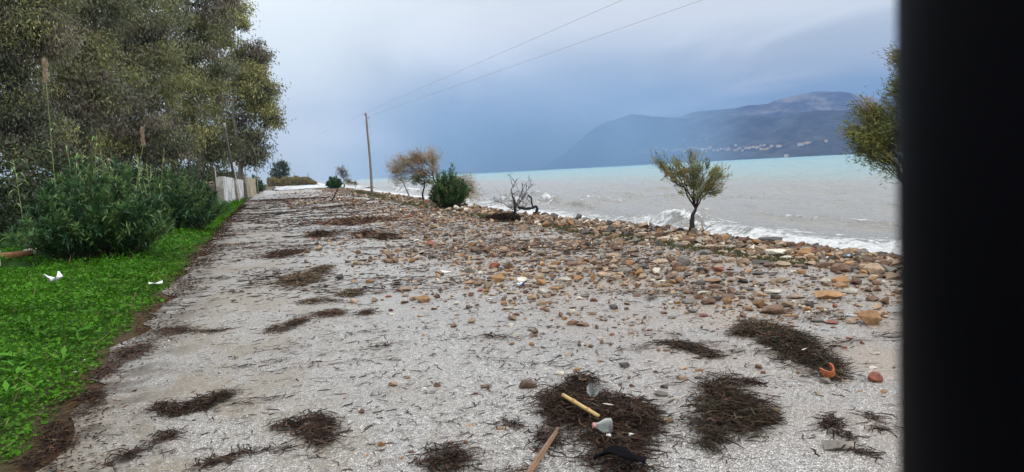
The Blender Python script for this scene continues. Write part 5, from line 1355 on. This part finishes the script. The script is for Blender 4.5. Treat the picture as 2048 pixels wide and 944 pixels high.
# terracotta fragment
g = gnd(1658, 745, 0.05); q = MB()
th = np.linspace(-0.2, 4.6, 14)
for rad_, s in ((0.042, 1), (0.035, -1)):
    pass
ro = np.stack([0.042 * np.cos(th), 0.042 * np.sin(th)], -1); ri = ro * 0.80
hh_ = 0.055 + 0.016 * np.sin(th * 1.7)
V = np.concatenate([np.c_[ro, 0 * th], np.c_[ro * 1.08, hh_], np.c_[ri * 1.08, hh_], np.c_[ri, 0 * th]]); n = 14; i = np.arange(13)
F = np.concatenate([np.stack([i + a * n, i + 1 + a * n, i + 1 + b * n, i + b * n], -1) for a, b in ((0, 1), (1, 2), (2, 3), (3, 0))] + [np.array([[0, n, 2 * n, 3 * n], [n - 1, 4 * n - 1, 3 * n - 1, 2 * n - 1]])])
q.add(V, F); o = link('terracotta_fragment', q.mesh('terracotta_fragment', plain('terracotta', (0.42, 0.12, 0.045), 0.7, 0.15, 12), False, False), None, (g[0], g[1], 0.03), (-0.25, 0.15, 2.0)); tag(o, 'broken orange terracotta cup in the end of the long seaweed heap', 'pottery')

# crushed can
g = gnd(1040, 574); rngc = np.random.default_rng(5); M = Matrix.Rotation(math.radians(84), 4, 'Y')
T = thing('crushed_can', (g[0], g[1], 0.0), 'crushed silver and blue can in the middle of the stones', 'can')
prof = [(0.0, 0.06), (0.024, 0.06), (0.031, 0.05), (0.026, 0.02), (0.021, 0.0), (0.029, -0.02), (0.032, -0.05), (0.025, -0.06), (0, -0.06)]
q = MB(); q.lathe(prof, 16, Matrix.Translation((0, 0, 0.034)) @ Matrix.Rotation(0.5, 4, 'Z') @ M, None, 0.0022, rngc); q.obj('body', plain('can_aluminium', (0.55, 0.56, 0.58), 0.3, 0.2, 40, 0.2, 0.002, metal=0.8), T, True, False)
q = MB(); q.lathe([(0.0325, 0.052), (0.029, 0.03), (0.0265, 0.018)], 16, Matrix.Translation((0, 0, 0.034)) @ Matrix.Rotation(0.5, 4, 'Z') @ M); q.obj('blue_band', plain('can_blue', (0.03, 0.05, 0.30), 0.35, 0.15), T, True, False)

# white foam sheet, paper, plate, plastic scrap
def sheet(name, px, py, lx, ly, th_, rz, mat, label, cat, bend=0.0, seed=0, z=0.006, taper=0.0, zoff=None):
    g = gnd(px, py); rg = np.random.default_rng(seed); n, k = 9, 5; U, V_ = np.meshgrid(np.linspace(-1, 1, n), np.linspace(-1, 1, k))
    wgt = 1 - taper * (1 - np.abs(U)) ** 0.8
    zz_ = bend * (U ** 2) + bend * 0.6 * np.sin(V_ * 2 + U * 3 + seed) + rg.normal(0, abs(bend) * 0.08 + 1e-5, U.shape)
    P = np.stack([U * lx / 2, V_ * ly / 2 * wgt, zz_ - zz_.min() + z], -1).reshape(-1, 3); I = np.arange(n * k).reshape(k, n); q = MB()
    q.add(P, np.stack([I[:-1, :-1], I[:-1, 1:], I[1:, 1:], I[1:, :-1]], -1).reshape(-1, 4))
    gz0 = float(gz(g[0], g[1])) if (g[0] < -1.5 or g[0] > 7) else 0.004
    o = link(name, q.mesh(name, mat, bend > 0, False), None, (g[0], g[1], (zoff if zoff is not None else gz0)), (0, 0, rz)); md = o.modifiers.new('thickness', 'SOLIDIFY'); md.thickness = th_; md.offset = 1
    return tag(o, label, cat)


sheet('foam_sheet', 886, 546, 0.15, 0.22, 0.015, 0.5, WHITE, 'white rectangular foam sheet lying flat among road stones', 'foam sheet')
sheet('waste_paper', 112, 593, 0.26, 0.12, 0.002, 0.95, plain('white_paper', (0.80, 0.79, 0.80), 0.7, 0.05), 'twisted white paper lying on the green verge', 'paper', 0.07, 3, 0.05, 0.75, 0.16)
sheet('plate_fragment', 312, 574, 0.20, 0.13, 0.008, 0.1, WHITE, 'white plate fragment at the edge of verge and road', 'plate', 0.02, 4, 0.01, 0, 0.03)
sheet('plastic_scrap', 1694, 519, 0.10, 0.07, 0.003, 0.3, plain('blue_plastic', (0.30, 0.48, 0.62), 0.4, 0.1), 'pale blue plastic scrap on the berm beside the post', 'plastic', 0.02, 5, 0.06)
for k, (px, py, L, rz, z_, lab) in enumerate(((1216, 808, 0.085, -1.0, 0.10, 'pale leaf-shaped cuttlebone on the biggest seaweed heap'), (1535, 697, 0.085, 0.0, 0.07, 'white splinter on the long seaweed heap, left of two'), (1608, 698, 0.075, 0.45, 0.10, 'white splinter on the long seaweed heap, right of two'), (1708, 630, 0.20, -0.9, 0.02, 'long white bleached splinter beside large orange-brown stone'))):
    g = gnd(px, py, z_); q = MB(); V, F = hull(700 + k, 26, 0.10, 4.5, 0.0); q.add(V * L / 2, F, (0.66, 0.58, 0.47))
    tag(link('pale_splinter' if k else 'cuttlebone', q.mesh('splinter', COBBLE), None, (g[0], g[1], z_), (0, 0, rz)), lab, 'splinter' if k else 'cuttlebone')
rng = np.random.default_rng(330); q = MB()
spots = [(338, 682), (330, 695), (150, 745), (160, 740), (115, 765), (170, 720), (700, 845), (723, 857), (690, 870), (1220, 905), (1262, 903), (848, 780), (940, 788), (936, 786), (1330, 615), (1310, 780), (455, 655), (410, 670)]
for (px, py) in spots:
    g = gnd(px, py, 0.01); V, F = LOWP[rng.integers(6)]; s = rng.uniform(0.012, 0.024)
    q2 = MB(); q2.add(V * s, F, (0.72, 0.70, 0.66)); zz_ = 0.10 if (1200 < px < 1280 and py > 890) else s * 0.45
    tag(link('white_pebble', q2.mesh('white_pebble', COBBLE, False), None, (g[0], g[1], 0.004 + zz_), (0, 0, rng.uniform(0, 6))), 'tiny white pebble or shell on the near asphalt', 'pebble', 'white pebbles and shells')

# ------------------------------------------------------------------ haze
bm = bmesh.new(); bmesh.ops.create_cube(bm, size=1.0)
for v in bm.verts: v.co = Vector((v.co.x * 15000, v.co.y * 15000, -6 + (v.co.z + 0.5) * 720))
me = bpy.data.meshes.new('haze'); bm.to_mesh(me); bm.free()
m = bpy.data.materials.new('haze'); m.use_nodes = True; t = m.node_tree; t.nodes.clear()
vol = t.nodes.new('ShaderNodeVolumePrincipled'); vol.inputs['Color'].default_value = (0.19, 0.34, 0.68, 1); vol.inputs['Density'].default_value = 0.00011; vol.inputs['Anisotropy'].default_value = 0.0
out = t.nodes.new('ShaderNodeOutputMaterial'); t.links.new(vol.outputs[0], out.inputs['Volume']); me.materials.append(m)
# a shower over the sea: densest along its axis, thinning out to nothing at its sides and top
bm = bmesh.new(); bmesh.ops.create_cone(bm, cap_ends=True, segments=48, radius1=1.0, radius2=1.0, depth=2.0)
mr = bpy.data.meshes.new('rain'); bm.to_mesh(mr); bm.free()
m2 = bpy.data.materials.new('rain'); m2.use_nodes = True; t2 = m2.node_tree; t2.nodes.clear()
v2 = t2.nodes.new('ShaderNodeVolumePrincipled'); v2.inputs['Color'].default_value = (0.45, 0.60, 0.79, 1)
sp2 = t2.nodes.new('ShaderNodeSeparateXYZ'); t2.links.new(coords(t2), sp2.inputs[0])
rad2 = MATH(t2, 'ADD', MATH(t2, 'MULTIPLY', sp2.outputs[0], sp2.outputs[0]), MATH(t2, 'MULTIPLY', sp2.outputs[1], sp2.outputs[1]))
fall = MATH(t2, 'POWER', MATH(t2, 'SUBTRACT', 1.0, rad2, clamp=True), 1.6)
t2.links.new(MATH(t2, 'MULTIPLY', MATH(t2, 'MULTIPLY', fall, MATH(t2, 'MULTIPLY', MAPR(t2, sp2.outputs[2], 0.55, -0.9), MATH(t2, 'MULTIPLY_ADD', noise(t2, coords(t2, (5.0, 0.4, 0.12)), 1.0, 3, 0.6), 1.5, 0.25))), 0.0034), v2.inputs['Density'])
o2 = t2.nodes.new('ShaderNodeOutputMaterial'); t2.links.new(v2.outputs[0], o2.inputs['Volume']); mr.materials.append(m2)
rc_ = at(1090, 330, 2700.0)
tag(link('rain', mr, None, (rc_[0], rc_[1], 322), (0, 0, -YAW), (800, 520, 326)), 'grey-blue rain shower over the sea hiding the end of the dark hill', 'rain', kind='stuff')
tag(link('haze', me), 'damp blue haze hanging over the bay', 'haze', kind='stuff')
